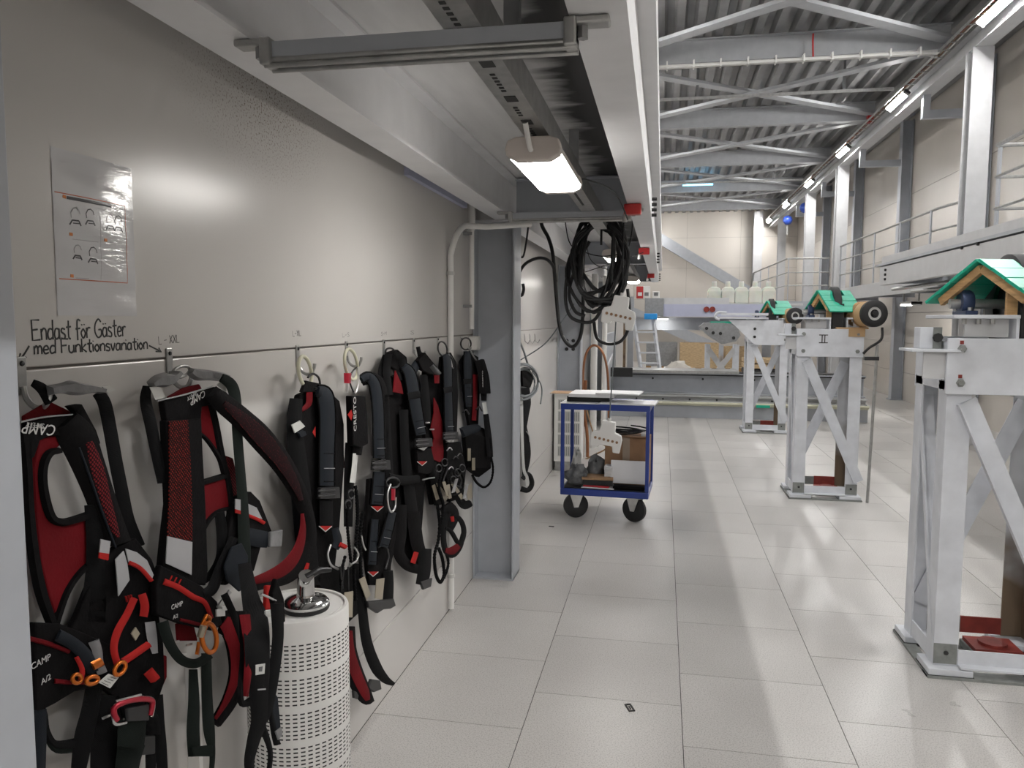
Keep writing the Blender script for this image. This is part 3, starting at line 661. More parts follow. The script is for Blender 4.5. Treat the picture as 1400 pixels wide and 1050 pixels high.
def tower(Yf, label, m=m_white_p, top=True, roof=None, X0=2.245, X1=2.775, D=0.42, red=True, bracket=True):
    t = thing('brake_tower', label, 'steel tower', ((X0+X1)/2, Yf+D/2, 0), 'steel towers')
    Yr = Yf+D
    for x, sx in ((X0, 1), (X1, -1)):
        for y, sy in ((Yf, 1), (Yr, -1)):
            mm = m_rustleg if (red and sy < 0 and sx < 0) else m
            MB().angle((x, y, 0.04), (x, y, 1.30), 0.10, 0.10, 0.010, sx=sy, sy=sx).build('leg', mm, t, bevel=0.002)
            MB().box(x-0.03 if sx > 0 else x-0.15, x+0.15 if sx > 0 else x+0.03, y-0.045 if sy > 0 else y-0.12, y+0.12 if sy > 0 else y+0.045, 0.012, 0.04).build('foot_plate', m, t, bevel=0.003)
            MB().box(x-0.034 if sx > 0 else x-0.154, x+0.154 if sx > 0 else x+0.034, y-0.05 if sy > 0 else y-0.125, y+0.125 if sy > 0 else y+0.05, 0.0, 0.012).build('rubber_pad', m_rubber, t)
            if sy > 0:
                MB().box(min(x, x+sx*0.095), max(x, x+sx*0.095), y-0.004, y, 0.05, 0.14).build('primer_square', m_greysq, t)
                MB().cyl((x+sx*0.05, y-0.008, 0.10), (x+sx*0.05, y-0.003, 0.10), 0.010, 8).build('bolt_hole', m_slot, t)
    MB().box(X0-0.036, X0+0.02, Yf-0.05, Yr+0.05, 0.0, 0.0115).build('floor_strip', m_greysq, t)
    MB().box(X0-0.036, X1+0.036, Yf-0.055, Yf+0.02, 0.0, 0.0118).build('floor_strip', m_greysq, t)
    # base frame
    MB().angle((X0+0.1, Yf+0.006, 0.045), (X1-0.1, Yf+0.006, 0.045), 0.05, 0.07, 0.008).build('base_bar', m, t)
    MB().box(X0+0.1, X1-0.28, Yr-0.012, Yr-0.004, 0.045, 0.12).build('base_bar', m_greysq, t)
    if red: MB().box(X1-0.28, X1-0.1, Yr-0.012, Yr-0.004, 0.045, 0.125).build('primed_bar', m_redprimer, t)
    for x in (X0+0.004, X1-0.012): MB().box(x, x+0.008, Yf+0.1, Yr-0.1, 0.045, 0.12).build('base_bar', m, t)
    if red:
        c = (X1-0.20, Yf+0.24)
        MB().box(c[0]-0.11, c[0]+0.11, c[1]-0.09, c[1]+0.09, 0.012, 0.045).build('pedestal_plate', m_greysq, t, bevel=0.004)
        MB().box(c[0]-0.10, c[0]+0.10, c[1]-0.08, c[1]+0.08, 0.045, 0.062).lathe([(0.06, 0.062), (0.06, 0.075), (0.0, 0.075)], (c[0], c[1], 0), n=16).build('primed_plate', m_redprimer, t)
    MB().box(X0+0.13, X1-0.13, Yf+0.02, Yr-0.02, 0.002, 0.010).build('floor_plate', m_galv, t)
    # diagonals, each face its own bar
    MB().angle((X0+0.04, Yf-0.001, 1.20), (X1-0.03, Yf-0.001, 0.15), 0.085, -0.03, 0.008, up=(0, 1, 0), sx=1, sy=1).build('brace', m, t)
    MB().bar((X1-0.05, Yr-0.02, 1.18), (X0+0.06, Yr-0.02, 0.18), 0.008, 0.085, up=(0, 0, 1)).build('brace', m, t)
    MB().angle((X0-0.002, Yr-0.05, 1.21), (X0-0.002, Yf+0.05, 0.14), 0.065, 0.03, 0.008, up=(0, 0, 1), sx=-1).build('brace', m, t)
    MB().bar((X1+0.004, Yf+0.06, 1.19), (X1+0.004, Yr-0.06, 0.14), 0.008, 0.075, up=(0, 0, 1)).build('brace', m, t)
    # head box
    fp = MB().box(X0-0.012, X1+0.004, Yf-0.020, Yf-0.006, 1.245, 1.485).build('front_plate', m, t, bevel=0.003)
    MB().box(X0, X1, Yr+0.004, Yr+0.018, 1.245, 1.485).build('rear_plate', m, t, bevel=0.003)
    for x in (X0+0.045, X1-0.045):
        for z in (1.295, 1.44): MB().lathe([(0.018, 0), (0.018, 0.006), (0.012, 0.007), (0.012, 0.016), (0, 0.016)], (x, Yf-0.020, z), (0, -1, 0), 6).build('bolt', m_greysq, fp)
    for x in (X0+0.10, X1-0.03): MB().box(x-0.1, x-0.09, Yf-0.006, Yr+0.004, 1.26, 1.47).build('side_plate', m, t)
    if bracket:
        MB().box(X0-0.155, X0+0.05, Yf-0.03, Yf+0.16, 1.425, 1.437).build('shelf', m, t, bevel=0.002)
        MB().box(X0-0.10, X0+0.05, Yf-0.005, Yf+0.005, 1.31, 1.425).build('gusset', m_steel_l, t)
        bk = MB().box(X0-0.10, X0-0.045, Yf+0.06, Yf+0.14, 1.437, 1.53).build('bracket_block', m, t, bevel=0.003)
        MB().box(X0-0.045, X0-0.01, Yf+0.06, Yf+0.14, 1.437, 1.53).build('bracket_insert', m_greysq, bk)
        MB().lathe([(0.02, 0), (0.02, 0.012), (0, 0.012)], (X0-0.028, Yf+0.06, 1.485), (0, -1, 0), 8).build('bolt', m_slot, bk)
    if top:
        # bearing tables left and right of the wheel
        for xa, xb in ((X0+0.005, X0+0.265), (X1-0.14, X1+0.03)):
            tb = MB().box(xa, xb, Yf-0.02, Yf+0.34, 1.568, 1.584).build('bearing_table', m, t, bevel=0.003)
            xs = xb if xa < 2.4 else xa+0.012
            MB().box(xs-0.012, xs, Yf-0.01, Yf+0.33, 1.485, 1.568).build('table_web', m, tb)
            MB().box(xa+0.06, xb-0.03 if xa < 2.4 else xb-0.06, Yf+0.02, Yf+0.03, 1.49, 1.566).build('table_gusset', m_steel_l, tb)
            for q in range(3):
                xq = xa+0.05+q*0.055
                if xq < xb-0.03: MB().cyl((xq, Yf+0.0, 1.545), (xq, Yf+0.0, 1.568), 0.010, 6).build('nut', m_galv, tb)
        yc, zc = Yf+0.23, 1.635; xa, xb = X0+0.285, X0+0.365
        wheel = MB().lathe([(0.10, 0), (0.19, 0.0), (0.22, 0.012), (0.22, 0.068), (0.19, 0.08), (0.10, 0.08)], (xa, yc, zc), (1, 0, 0), 32).build('drive_wheel', m_rubber, t, smooth=True)
        MB().lathe([(0.0, 0.02), (0.105, 0.02), (0.105, 0.06), (0.0, 0.06)], (xa, yc, zc), (1, 0, 0), 20).build('rim', m_darkmetal, wheel)
        MB().cyl((X0+0.07, yc, zc), (X1+0.02, yc, zc), 0.022, 12).build('shaft', m_galv, t, smooth=True)
        for xq in (X0+0.135, X1-0.06):
            pb = MB().box(xq-0.025, xq+0.025, yc-0.085, yc+0.085, 1.584, 1.604).build('bearing_foot', m_bearing, t, bevel=0.004)
            MB().lathe([(0.0, -0.024), (0.05, -0.024), (0.056, -0.012), (0.056, 0.012), (0.05, 0.024), (0.0, 0.024)], (xq, yc, zc+0.006), (1, 0, 0), 18).build('bearing_ring', m_bearing, pb, smooth=True)
            for yy in (yc-0.06, yc+0.06): MB().cyl((xq, yy, 1.604), (xq, yy, 1.618), 0.011, 6).build('bearing_bolt', m_silver, pb)
        MB().box(X0+0.28, X0+0.37, Yf+0.012, Yf+0.03, 1.488, 1.70).build('wheel_guard', m_black, t)
        if roof:
            G, phi, g, L, ze = roof
            a = (xa-0.005-G.x)/(L*math.cos(phi)); b = (xb+0.005-G.x)/(L*math.cos(phi))
            green_roof(t, G, phi, g, L, ze, (a, b))
            wooden_posts(t, G, phi, g, ze+0.09, 1.584, L)
    return t
PH = math.radians(22)
# nearest tower
G1 = at(1336, 357, 1, 3.70)
t1 = tower(3.62, 'white steel tower with green gabled cover, nearest at the right edge', X0=2.30, X1=2.83, roof=(G1, PH, 0.60, 0.46, 1.635))
for z in (1.295, 1.44): MB().box(2.335, 2.35, 3.597, 3.5985, z+0.02, z+0.035).build('paint_mark', m_redprimer, t1)
G2 = at(1117, 398, 1, 7.18)
t2 = tower(7.08, 'white steel tower marked II with green gabled cover and tan motor', roof=(G2, PH, 0.40, 0.31, 1.625))
b = MB()
yp = 7.08-0.0212
for x in (2.440, 2.462): b.box(x-0.004, x+0.004, yp-0.0008, yp, 1.365, 1.435)
for z in (1.367, 1.433): b.box(2.415, 2.487, yp-0.0008, yp, z-0.004, z+0.004)
b.build('roman_numeral_mark', m_ink_thin, t2, label='handwritten II on the front plate')
G3 = at(1048, 412, 1, 11.25)
t3 = tower(11.12, 'white steel tower farthest back in the row, with a side arm', roof=(G3, PH, 0.42, 0.32, 1.63), bracket=False)
# side arm of the farthest tower
MB().prism([(1.98, 11.09, 1.56), (2.70, 11.09, 1.56), (2.72, 11.09, 1.22), (2.33, 11.09, 1.22), (2.12, 11.09, 1.43)], (0, -0.014, 0)).build('gusset_plate', m_white_p, t3)
MB().box(1.86, 2.5, 11.04, 11.10, 1.575, 1.595).build('arm_flange', m_white_p, t3)
MB().box(1.88, 2.5, 11.06, 11.075, 1.62, 1.655).build('arm_rail', m_white_p, t3)
MB().tube(catmull([(1.86, 11.07, 1.56), (1.80, 11.07, 1.60), (1.84, 11.07, 1.66), (1.95, 11.07, 1.66)], 4), 0.018, 8).build('arm_nose', m_white_p, t3)
for x, z in ((2.33, 1.44), (2.33, 1.33)): MB().cyl((x, 11.06, z), (x, 11.078, z), 0.02, 6).build('bolt', m_slot, t3)
def motor(t, c, ax, s=1.0):
    c = Vector(c); ax = Vector(ax).normalized()
    mo = MB().lathe([(0.0, -0.34), (0.06, -0.34), (0.10, -0.31), (0.105, -0.28), (0.105, -0.03), (0.085, 0.0), (0.0, 0.0)], c, ax, 28).build('motor_body', m_motor, t, smooth=True)
    for q in range(6): MB().lathe([(0.107, -0.24+q*0.022), (0.110, -0.238+q*0.022), (0.110, -0.232+q*0.022), (0.107, -0.230+q*0.022)], c, ax, 28).build('cooling_fin', m_wood, mo)
    ring = MB().lathe([(0.055, 0.0), (0.10, -0.005), (0.112, 0.0), (0.112, 0.035), (0.10, 0.045), (0.058, 0.045), (0.055, 0.03)], c, ax, 32).build('motor_wheel', m_rubber, t, smooth=True)
    MB().lathe([(0.0, 0.02), (0.022, 0.02), (0.024, 0.035), (0.056, 0.035), (0.056, 0.02)], c, ax, 24).build('wheel_disc', m_tag, ring)
    MB().lathe([(0.023, 0.03), (0.023, 0.046), (0.0, 0.048)], c, ax, 16).build('hub', m_black, ring)
    MB().lathe([(0.024, 0.036), (0.034, 0.038), (0.036, 0.036)], c, ax, 16).build('hub_ring', m_black, ring)
mc = at(1193, 429, 1, 6.96); motor(t2, mc, (0.22, -0.975, 0.03))
MB().box(mc.x-0.26, mc.x+0.0, 7.06, 7.30, 1.485, 1.50).build('motor_plate', m_motor, t2, bevel=0.003)
MB().box(mc.x-0.16, mc.x-0.03, 7.05, 7.22, 1.42, 1.485).build('motor_foot', m_motor, t2)
MB().box(2.70, mc.x-0.20, 7.10, 7.30, 1.35, 1.40).build('motor_bracket', m_white_p, t2)
MB().tube(catmull([(mc.x+0.09, 7.0, 1.50), (mc.x+0.08, 6.98, 1.40), (mc.x-0.01, 6.98, 1.33), (mc.x-0.05, 7.0, 1.28)], 5), 0.011, 8).build('motor_cable', m_cable, t2, smooth=True)
mc3 = at(1086, 432, 1, 11.05); motor(t3, mc3, (0.22, -0.975, 0.03))
MB().box(mc3.x-0.26, mc3.x, 11.1, 11.4, 1.485, 1.50).build('motor_plate', m_motor, t3)
# thin conduit beside the middle tower
t = thing('conduit_rod', 'thin vertical metal conduit standing beside the tower marked II', 'pipe', (2.845, 7.0, 0))
MB().cyl((2.848, 7.02, 0), (2.87, 7.0, 1.36), 0.012, 10).build('rod', m_galv, t, smooth=True)
MB().box(2.775, 2.885, 6.985, 7.04, 1.225, 1.255).build('clip', m_darkmetal, t)
# grey tower with dark head, far
t4 = thing('grey_tower', 'small dark grey tower with a curved head behind the farthest white tower', 'steel tower', (2.2, 15.2, 0))
for x, y in ((1.90, 15.0), (2.42, 15.0), (1.90, 15.4), (2.42, 15.4)): MB().angle((x, y, 0), (x, y, 1.1), 0.08, 0.08, 0.01).build('leg', m_white_p, t4)
for p, q in (((1.95, 15.0, 1.0), (2.45, 15.0, 0.3)), ((2.45, 15.4, 1.0), (1.95, 15.4, 0.3))): MB().bar(p, q, 0.02, 0.1).build('brace', m_steel_l, t4)
pl = [at(px, py, 1, 14.9) for px, py in ((955, 446), (962, 441), (988, 441), (1006, 447), (1010, 458), (1004, 466), (985, 470), (972, 462), (963, 455))]
hd = MB().prism(pl, (0, -0.35, 0)).build('head_plate', m_galv_d, t4)
for px, py in ((966, 449), (975, 455), (985, 456), (1003, 462)): P = at(px, py, 1, 14.54); MB().cyl(P, P+V(0, -0.02, 0), 0.03, 8).build('bolt', m_slot, hd)
MB().box(1.95, 2.35, 14.6, 14.9, 1.50, 1.53).build('green_lid', m_green, t4)
# ================================================================== CROSS TRACK (beams across the hall)
t = thing('low_beam_stack', 'stack of grey steel beams lying across the hall floor behind the towers', 'beam', (2.5, 12.8, 0))
MB().box(0.30, 4.2, 12.62, 12.85, 0.0, 0.20).build('plinth', m_steel, t)
MB().box(0.34, 4.2, 12.58, 12.62, 0.20, 0.225).tube([(0.6, 12.56, 0.24), (4.2, 12.56, 0.24)], 0.022, 8).build('cream_tube', m_cream, t)
MB().ibeam((0.30, 12.78, 0.30), (4.2, 12.78, 0.30), 0.20, 0.10, 0.02, 0.03).build('lower_beam', m_steel_l, t)
MB().ibeam((0.30, 12.95, 0.53), (4.2, 12.95, 0.53), 0.28, 0.34, 0.02, 0.015).build('upper_beam', m_steel, t)
MB().box(0.30, 2.3, 12.75, 13.4, 0.70, 0.745).build('cover_plate', m_galv, t)
MB().box(0.30, 4.2, 12.85, 13.4, 0.66, 0.70).build('dark_gap', m_slot, t)
for q in range(9): MB().cyl((0.7+0.42*q, 12.68, 0.29), (0.7+0.42*q, 12.655, 0.29), 0.016, 6).build('bolt', m_slot, t)
for q in range(4): MB().cyl((0.95+0.8*q, 12.945, 0.6), (0.95+0.8*q, 12.92, 0.6), 0.018, 6).build('bolt', m_slot, t)
MB().box(2.55, 2.75, 12.5, 12.58, 0.2, 0.24).build('green_stop', m_green, t)
MB().bar((0.9, 12.58, 0.02), (0.62, 12.58, 0.24), 0.03, 0.03).build('stay', m_steel, t)
# grey end frame of the track at the left
t = thing('track_stand', 'grey steel panel frame standing at the left end of the low beams', 'frame', (0.5, 12.5, 0))
MB().box(0.26, 0.30, 11.2, 13.6, 0.0, 1.35).build('side_panel', m_steel, t)
MB().bar((0.31, 11.1, 0.82), (0.31, 12.6, 0.98), 0.02, 0.06).build('handrail', m_steel_l, t)
MB().box(0.44, 0.48, 13.3, 13.45, 0.0, 1.75).build('red_post', m_rust, t); MB().box(0.50, 0.60, 13.55, 13.7, 0.0, 1.95).build('post', m_steel, t)
MB().box(0.30, 0.64, 12.3, 12.45, 0.66, 0.80).build('rubber_block', m_rubber, t)
# ================================================================== FAR WALKWAY WITH CANISTERS
t = thing('cross_walkway', 'cross walkway with lavender front panel spanning the hall', 'walkway', (2.1, 15.9, 1.6))
MB().box(0.74, 1.10, 15.5, 16.3, 1.62, 1.98).build('end_box', m_galv_d, t, bevel=0.01)
MB().box(1.10, 3.35, 15.55, 15.6, 1.62, 1.86).build('front_panel', m_lav, t)
MB().box(1.0, 3.7, 15.6, 16.6, 1.84, 1.88).build('deck', m_steel_l, t)
MB().box(1.0, 2.35, 15.7, 15.72, 1.88, 1.99).build('kick_plate', m_steel_l, t)
MB().ibeam((0.38, 16.2, 1.48), (3.6, 16.2, 1.48), 0.15, 0.26).build('beam', m_steel, t)
MB().box(3.4, 3.6, 16.1, 16.3, 0, 1.36).build('leg', m_steel, t); MB().box(0.40, 0.48, 16.15, 16.3, 0, 1.62).build('leg', m_steel, t)
P = at(970, 423, 1, 15.54)
MB().lathe([(0.0, 0), (0.055, 0), (0.055, 0.012), (0, 0.012)], P+V(-0.055, 0, 0), (0, -1, 0), 14).lathe([(0.0, 0), (0.055, 0), (0.055, 0.012), (0, 0.012)], P+V(0.055, 0, 0), (0, -1, 0), 14).build('red_reflector', m_redprimer, t, kind='stuff')
for k, px in enumerate((976, 994.5, 1013, 1031.5, 1050)):
    P = at(px, 413, 1, 15.95); P.z = 1.88
    nm = ['leftmost', 'second from the left', 'middle', 'fourth from the left', 'rightmost'][k]
    o = thing('canister', '%s translucent white canister on the cross walkway' % nm, 'canister', P, 'canisters on the cross walkway')
    s = 0.125
    body = MB()
    for z, a, dy in ((0, 0.95, 0.13), (0.02, 1, 0.14), (0.24, 1, 0.14), (0.30, 0.78, 0.12), (0.33, 0.42, 0.07)):
        body.v += [P+V(sx*s*a, sy*dy, z) for sx, sy in ((-1, -1), (1, -1), (1, 1), (-1, 1))]
    for r in range(4):
        for q in range(4): body.f.append((r*4+q, r*4+(q+1) % 4, r*4+4+(q+1) % 4, r*4+4+q))
    body.f += [(3, 2, 1, 0), (16, 17, 18, 19)]
    body.build('body', m_jug, o, bevel=0.012)
    MB().cyl(P+V(0, 0, 0.33), P+V(0, 0, 0.41), 0.05, 14).build('neck', m_jug, o)
    MB().cyl(P+V(0, 0, 0.40), P+V(0, 0, 0.44), 0.045, 14).build('cap', m_white, o)
for k, (px, lab, mm) in enumerate(((884, 'pale control box on the cross walkway end', m_white), (875, 'small red and white box beside the pale control box', m_red), (897, 'white camera-like fitting on the cross walkway end', m_white))):
    P = at(px, 407, 1, 15.9)
    b = thing('control_box', lab, 'box', (P.x, 15.9, 1.98), 'boxes on the walkway end')
    MB().box(P.x-0.07, P.x+0.07, 15.8, 16.0, 1.98, 2.22 if k < 2 else 2.12).build('case', mm, b, bevel=0.01)
    MB().box(P.x-0.04, P.x+0.04, 15.79, 15.8, 2.03, 2.10).build('cover', m_white if k == 1 else m_tape, b)
t = thing('clear_lamp', 'small lit lamp under the cross walkway end', 'lamp', (1.0, 15.9, 1.55))
MB().box(0.98, 1.2, 15.85, 16.0, 1.58, 1.62).build('housing', m_white, t); MB().box(0.99, 1.19, 15.86, 15.99, 1.56, 1.58).build('diffuser', em_w, t)
# ---- ladder, sack, crates
t = thing('step_ladder', 'aluminium step ladder with blue top platform in the far background', 'ladder', (0.75, 15.2, 0))
Yl = 15.0
A0, A1 = at(866, 436, 1, Yl), at(884, 436, 1, Yl); B0, B1 = at(883, 545, 1, Yl-0.35), at(908, 545, 1, Yl-0.35)
for p, q in ((A0, B0), (at(893, 436, 1, Yl), B1)): MB().bar(p, V(q.x, q.y, 0.02), 0.045, 0.07).build('stile', m_white_p, t)
for p, q in ((A0, V(A0.x-0.05, Yl+0.45, 0.02)), (at(893, 436, 1, Yl), V(B1.x, Yl+0.45, 0.02))): MB().bar(p, q, 0.03, 0.05).build('back_leg', m_silver, t)
for k in range(7):
    f = 0.16+k*0.125; a = A0.lerp(V(B0.x, B0.y, 0.02), f); bq = at(893, 436, 1, Yl).lerp(V(B1.x, B1.y, 0.02), f)
    MB().bar(a, bq, 0.09, 0.03).build('step', m_white_p, t)
P = at(889, 433, 1, Yl-0.05); MB().box(P.x-0.11, P.x+0.13, Yl-0.15, Yl+0.12, P.z-0.05, P.z+0.06).build('top_platform', m_bluebright, t, bevel=0.01)
sk = MB()
P = at(927, 505, 1, 20.2)
for k in range(7):
    for q in range(12):
        an = 2*math.pi*q/12; f = k/6; r = (0.05+0.36*math.sin(math.pi*min(0.95, f+0.1))**0.6)
        sk.v.append(V(P.x+0.02+r*math.cos(an)*(1+0.12*math.sin(3*an+k)), 20.75+0.28*r/0.4*math.sin(an), 0.02+0.44*(1-math.cos(math.pi*f/1.1))/2*(1+0.1*math.sin(5*an+2*k))))
for k in range(6):
    for q in range(12): sk.f.append((k*12+q, k*12+(q+1) % 12, (k+1)*12+(q+1) % 12, (k+1)*12+q))
sk.f += [tuple(range(11, -1, -1)), tuple(range(72, 84))]
tag(sk.build('white_sack', m_sack, smooth=True, ang=80), 'slumped white sack on the floor beside the ladder', 'sack')
def crate(x0, x1, y0, y1, h, label, m):
    t = thing('pallet_crate', label, 'crate', ((x0+x1)/2, (y0+y1)/2, 0), 'pallet crates')
    for k in range(4): MB().box(x0, x1, y0-0.02, y0, 0.14+k*(h-0.14)/4+0.008, 0.14+(k+1)*(h-0.14)/4-0.008).build('board', m, t)
    for x in (x0, x1-0.02): MB().box(x, x+0.02, y0, y1, 0.14, h).build('side', m, t)
    MB().box(x0, x1, y1-0.02, y1, 0.14, h).build('back', m, t); MB().box(x0, x1, y0-0.02, y1, 0.12, 0.14).build('pallet_deck', m, t)
    for q in range(3): xx = x0+(x1-x0-0.15)*q/2; MB().box(xx, xx+0.15, y0, y1, 0, 0.12).build('pallet_block', m_wood, t)
    return t
crate(1.62, 2.75, 24.0, 24.8, 0.86, 'pale wooden pallet crate behind the grey tower', m_wood_p)
crate(2.95, 3.9, 24.0, 24.8, 0.76, 'pale wooden pallet crate right of the first one', m_wood_p)
crate(0.60, 1.55, 24.6, 25.2, 0.86, 'dull grey pallet crate behind the white sack', m_galv_d)
for k in range(5):
    tag(MB().box(3.05, 4.1, 19.2, 20.2, 0.02+0.13*k, 0.12+0.13*k).build('loading_pallet', [m_rubber, m_wood_p][k % 2] if k < 3 else m_wood_p, bevel=0.01), '%s layer of the pallet stack behind the tower marked II' % ['lowest', 'second', 'middle', 'fourth', 'topmost'][k], 'pallet', 'stacked pallets')
# ================================================================== TROLLEY
TA = math.radians(-3.0); TO = V(0.335, 5.93, 0); TU = V(math.cos(TA), math.sin(TA), 0); TV = V(-math.sin(TA), math.cos(TA), 0)
def tp(u, v, z): return TO+TU*u+TV*v+V(0, 0, z)
def tb(mb, u0, u1, v0, v1, z0, z1): return mb.obox(tp((u0+u1)/2, (v0+v1)/2, (z0+z1)/2), TU*(u1-u0)/2, TV*(v1-v0)/2, V(0, 0, (z1-z0)/2))
TW, TD = 0.68, 0.48
t = thing('trolley', 'blue steel trolley with black wheels, loaded with papers', 'trolley', tp(TW/2, TD/2, 0))
tb(MB(), 0, TW, 0, TD, 0.195, 0.245).build('lower_frame', m_blue, t, bevel=0.006)
tb(MB(), 0.02, TW-0.02, 0.02, TD-0.02, 0.246, 0.252).build('lower_shelf', m_rubber, t)
tb(tb(tb(tb(MB(), 0, TW, 0, 0.03, 0.865, 0.91), 0, TW, TD-0.03, TD, 0.865, 0.91), 0, 0.03, 0.03, TD-0.03, 0.865, 0.91), TW-0.03, TW, 0.03, TD-0.03, 0.865, 0.91).build('upper_frame', m_blue, t, kind='stuff')
tb(MB(), 0.03, TW-0.03, 0.03, TD-0.03, 0.885, 0.897).build('upper_shelf', m_blue, t)
for u in (0.0, TW-0.028):
    for v in (0.0, TD-0.028): tb(MB(), u, u+0.028, v, v+0.028, 0.245, 0.865).build('post', m_blue, t, bevel=0.004)
for u, dv, sw in ((0.11, 0.09, 0.35), (TW-0.11, 0.07, -0.5), (0.10, TD-0.08, 0.0), (TW-0.10, TD-0.08, 0.0)):
    c = tp(u, dv, 0.097)
    ax = V(math.sin(sw), -math.cos(sw), 0) if dv < 0.2 else TU.copy()
    ca = tb(MB(), u-0.05, u+0.05, dv-0.045, dv+0.045, 0.187, 0.195).build('caster_plate', m_silver, t)
    wh = MB().lathe([(0.03, -0.02), (0.075, -0.022), (0.097, -0.016), (0.097, 0.016), (0.075, 0.022), (0.03, 0.02)], c, ax, 28).build('wheel', m_rubber, t, smooth=True)
    MB().lathe([(0, -0.021), (0.032, -0.021), (0.032, 0.021), (0, 0.021)], c, ax, 14).build('hub', m_darkmetal, wh)
    for s in (-1, 1):
        o = c+ax*0.028*s; side = ax.cross(V(0, 0, 1))
        MB().prism([o+side*-0.052+V(0, 0, 0.092), o+side*0.052+V(0, 0, 0.092), o+side*0.020+V(0, 0, -0.012), o+side*-0.014+V(0, 0, -0.012)], ax*0.004*s).build('fork', m_silver, t)
def sheet(name, u0, u1, v0, v1, z0, z1, m, label, cat='paper', group='papers on the trolley', rot=0.0, z=0, lab_parts=None):
    c = tp((u0+u1)/2, (v0+v1)/2, (z0+z1)/2); a = TU*math.cos(rot)+TV*math.sin(rot); b_ = TV*math.cos(rot)-TU*math.sin(rot)
    o = MB().obox(c, a*(u1-u0)/2, b_*(v1-v0)/2, V(0, 0, (z1-z0)/2)).build(name, m, bevel=0.001)
    return tag(o, label, cat, group)
sheet('paper_sheet', -0.005, 0.30, -0.01, 0.25, 0.911, 0.916, m_paper, 'white sheets lying at the left front of the trolley top', rot=0.0)
sheet('folder', 0.03, 0.36, 0.10, 0.40, 0.917, 0.958, m_black, 'black box file under the papers on the trolley', 'folder')
sheet('blue_sheet', 0.30, 0.72, 0.0, 0.32, 0.911, 0.922, m_paper, 'pale sheets overhanging the right of the trolley top', rot=-0.03)
sheet('form_stack', 0.05, 0.40, 0.03, 0.40, 0.959, 0.984, m_paper, 'stack of printed forms on the black box file', rot=0.02)
sheet('clipboard', 0.27, 0.60, 0.02, 0.30, 0.986, 0.996, m_paper, 'open printed booklet at the top of the trolley pile', rot=-0.06)
sheet('brown_sheet', -0.14, 0.2, 0.26, 0.46, 0.960, 0.964, m_kraft, 'thin board sticking out left behind the forms', rot=0.02)
tb(MB(), 0.075, 0.14, 0.0, 0.002, 0.92, 0.955)
# lower shelf load
t = thing('cardboard_box', 'brown cardboard box with clear tape on the trolley shelf', 'box', tp(0.48, 0.30, 0.252))
cx0, cx1, cv0, cv1, cz0, cz1 = 0.32, 0.665, 0.20, 0.45, 0.253, 0.635
tb(MB(), cx0, cx1, cv0, cv1, cz0, cz1).build('carton', m_card, t, bevel=0.003)
MB().obox(tp(0.52, 0.19, 0.645), TU*0.14, TV*0.03, V(0, 0, 0.003)).build('flap', m_card, t)
tb(MB(), 0.46, 0.515, cv0-0.0015, cv0, 0.42, 0.634).build('tape', mat('clear_tape', (0.34, 0.27, 0.21), 0.25), t)
coil = []
for q in range(60):
    an = 2*math.pi*q/14; r = 0.08+0.0012*q; coil.append(tp(0.46+r*1.25*math.cos(an), 0.31+r*0.7*math.sin(an), 0.655+0.0006*q+0.02*math.sin(an*0.5)))
tag(MB().tube(coil, 0.006, 6).build('coiled_lead', m_cable, smooth=True), 'black coiled lead lying on the cardboard box', 'cable')
tag(tb(MB(), 0.60, 0.66, 0.205, 0.29, 0.64, 0.668).build('small_carton', m_tag, bevel=0.004), 'small pale packet on the right of the cardboard box', 'packet')
o = MB()
for q in range(14): o.obox(tp(0.515, 0.105+0.0022*q, 0.375+0.001*(q % 3)), TU*0.135+V(0, 0, 0.0), TV*0.0008, V(0, 0, 0.085)+TV*0.012)
tag(o.build('paper_stack', m_paper, kind='stuff'), 'leaning stack of white leaflets at the front of the trolley shelf', 'leaflets')
for q in range(7): sheet('booklet', 0.33, 0.40, 0.10, 0.20, 0.335+0.012*q, 0.345+0.012*q, m_paper, '%s white booklet in the small pile on the trolley shelf' % ['lowest', 'second', 'third', 'fourth', 'fifth', 'sixth', 'topmost'][q], 'booklet', 'booklets on the trolley shelf', rot=0.05*math.sin(q))
sheet('kraft_envelope', 0.16, 0.40, 0.04, 0.20, 0.315, 0.333, m_kraft, 'brown envelope on the trolley shelf', 'envelope', rot=0.05)
sheet('red_folder', 0.18, 0.38, 0.02, 0.17, 0.262, 0.275, m_redprint, 'red folder at the front of the trolley shelf', 'folder', rot=-0.05)
sheet('magazine', 0.165, 0.42, 0.02, 0.18, 0.252, 0.261, m_paper, 'magazine under the red folder', 'magazine', rot=-0.05)
sheet('shelf_sheet', 0.17, 0.40, 0.03, 0.19, 0.276, 0.314, m_rubber, 'dark box file under the brown envelope', 'folder', rot=0.02)
tb(MB(), 0.40, 0.65, 0.02, 0.10, 0.252, 0.285)
tag(tb(MB(), 0.405, 0.65, 0.02, 0.095, 0.252, 0.285).build('black_pouch', m_pad, bevel=0.012), 'flat black pouch under the white leaflets', 'pouch')
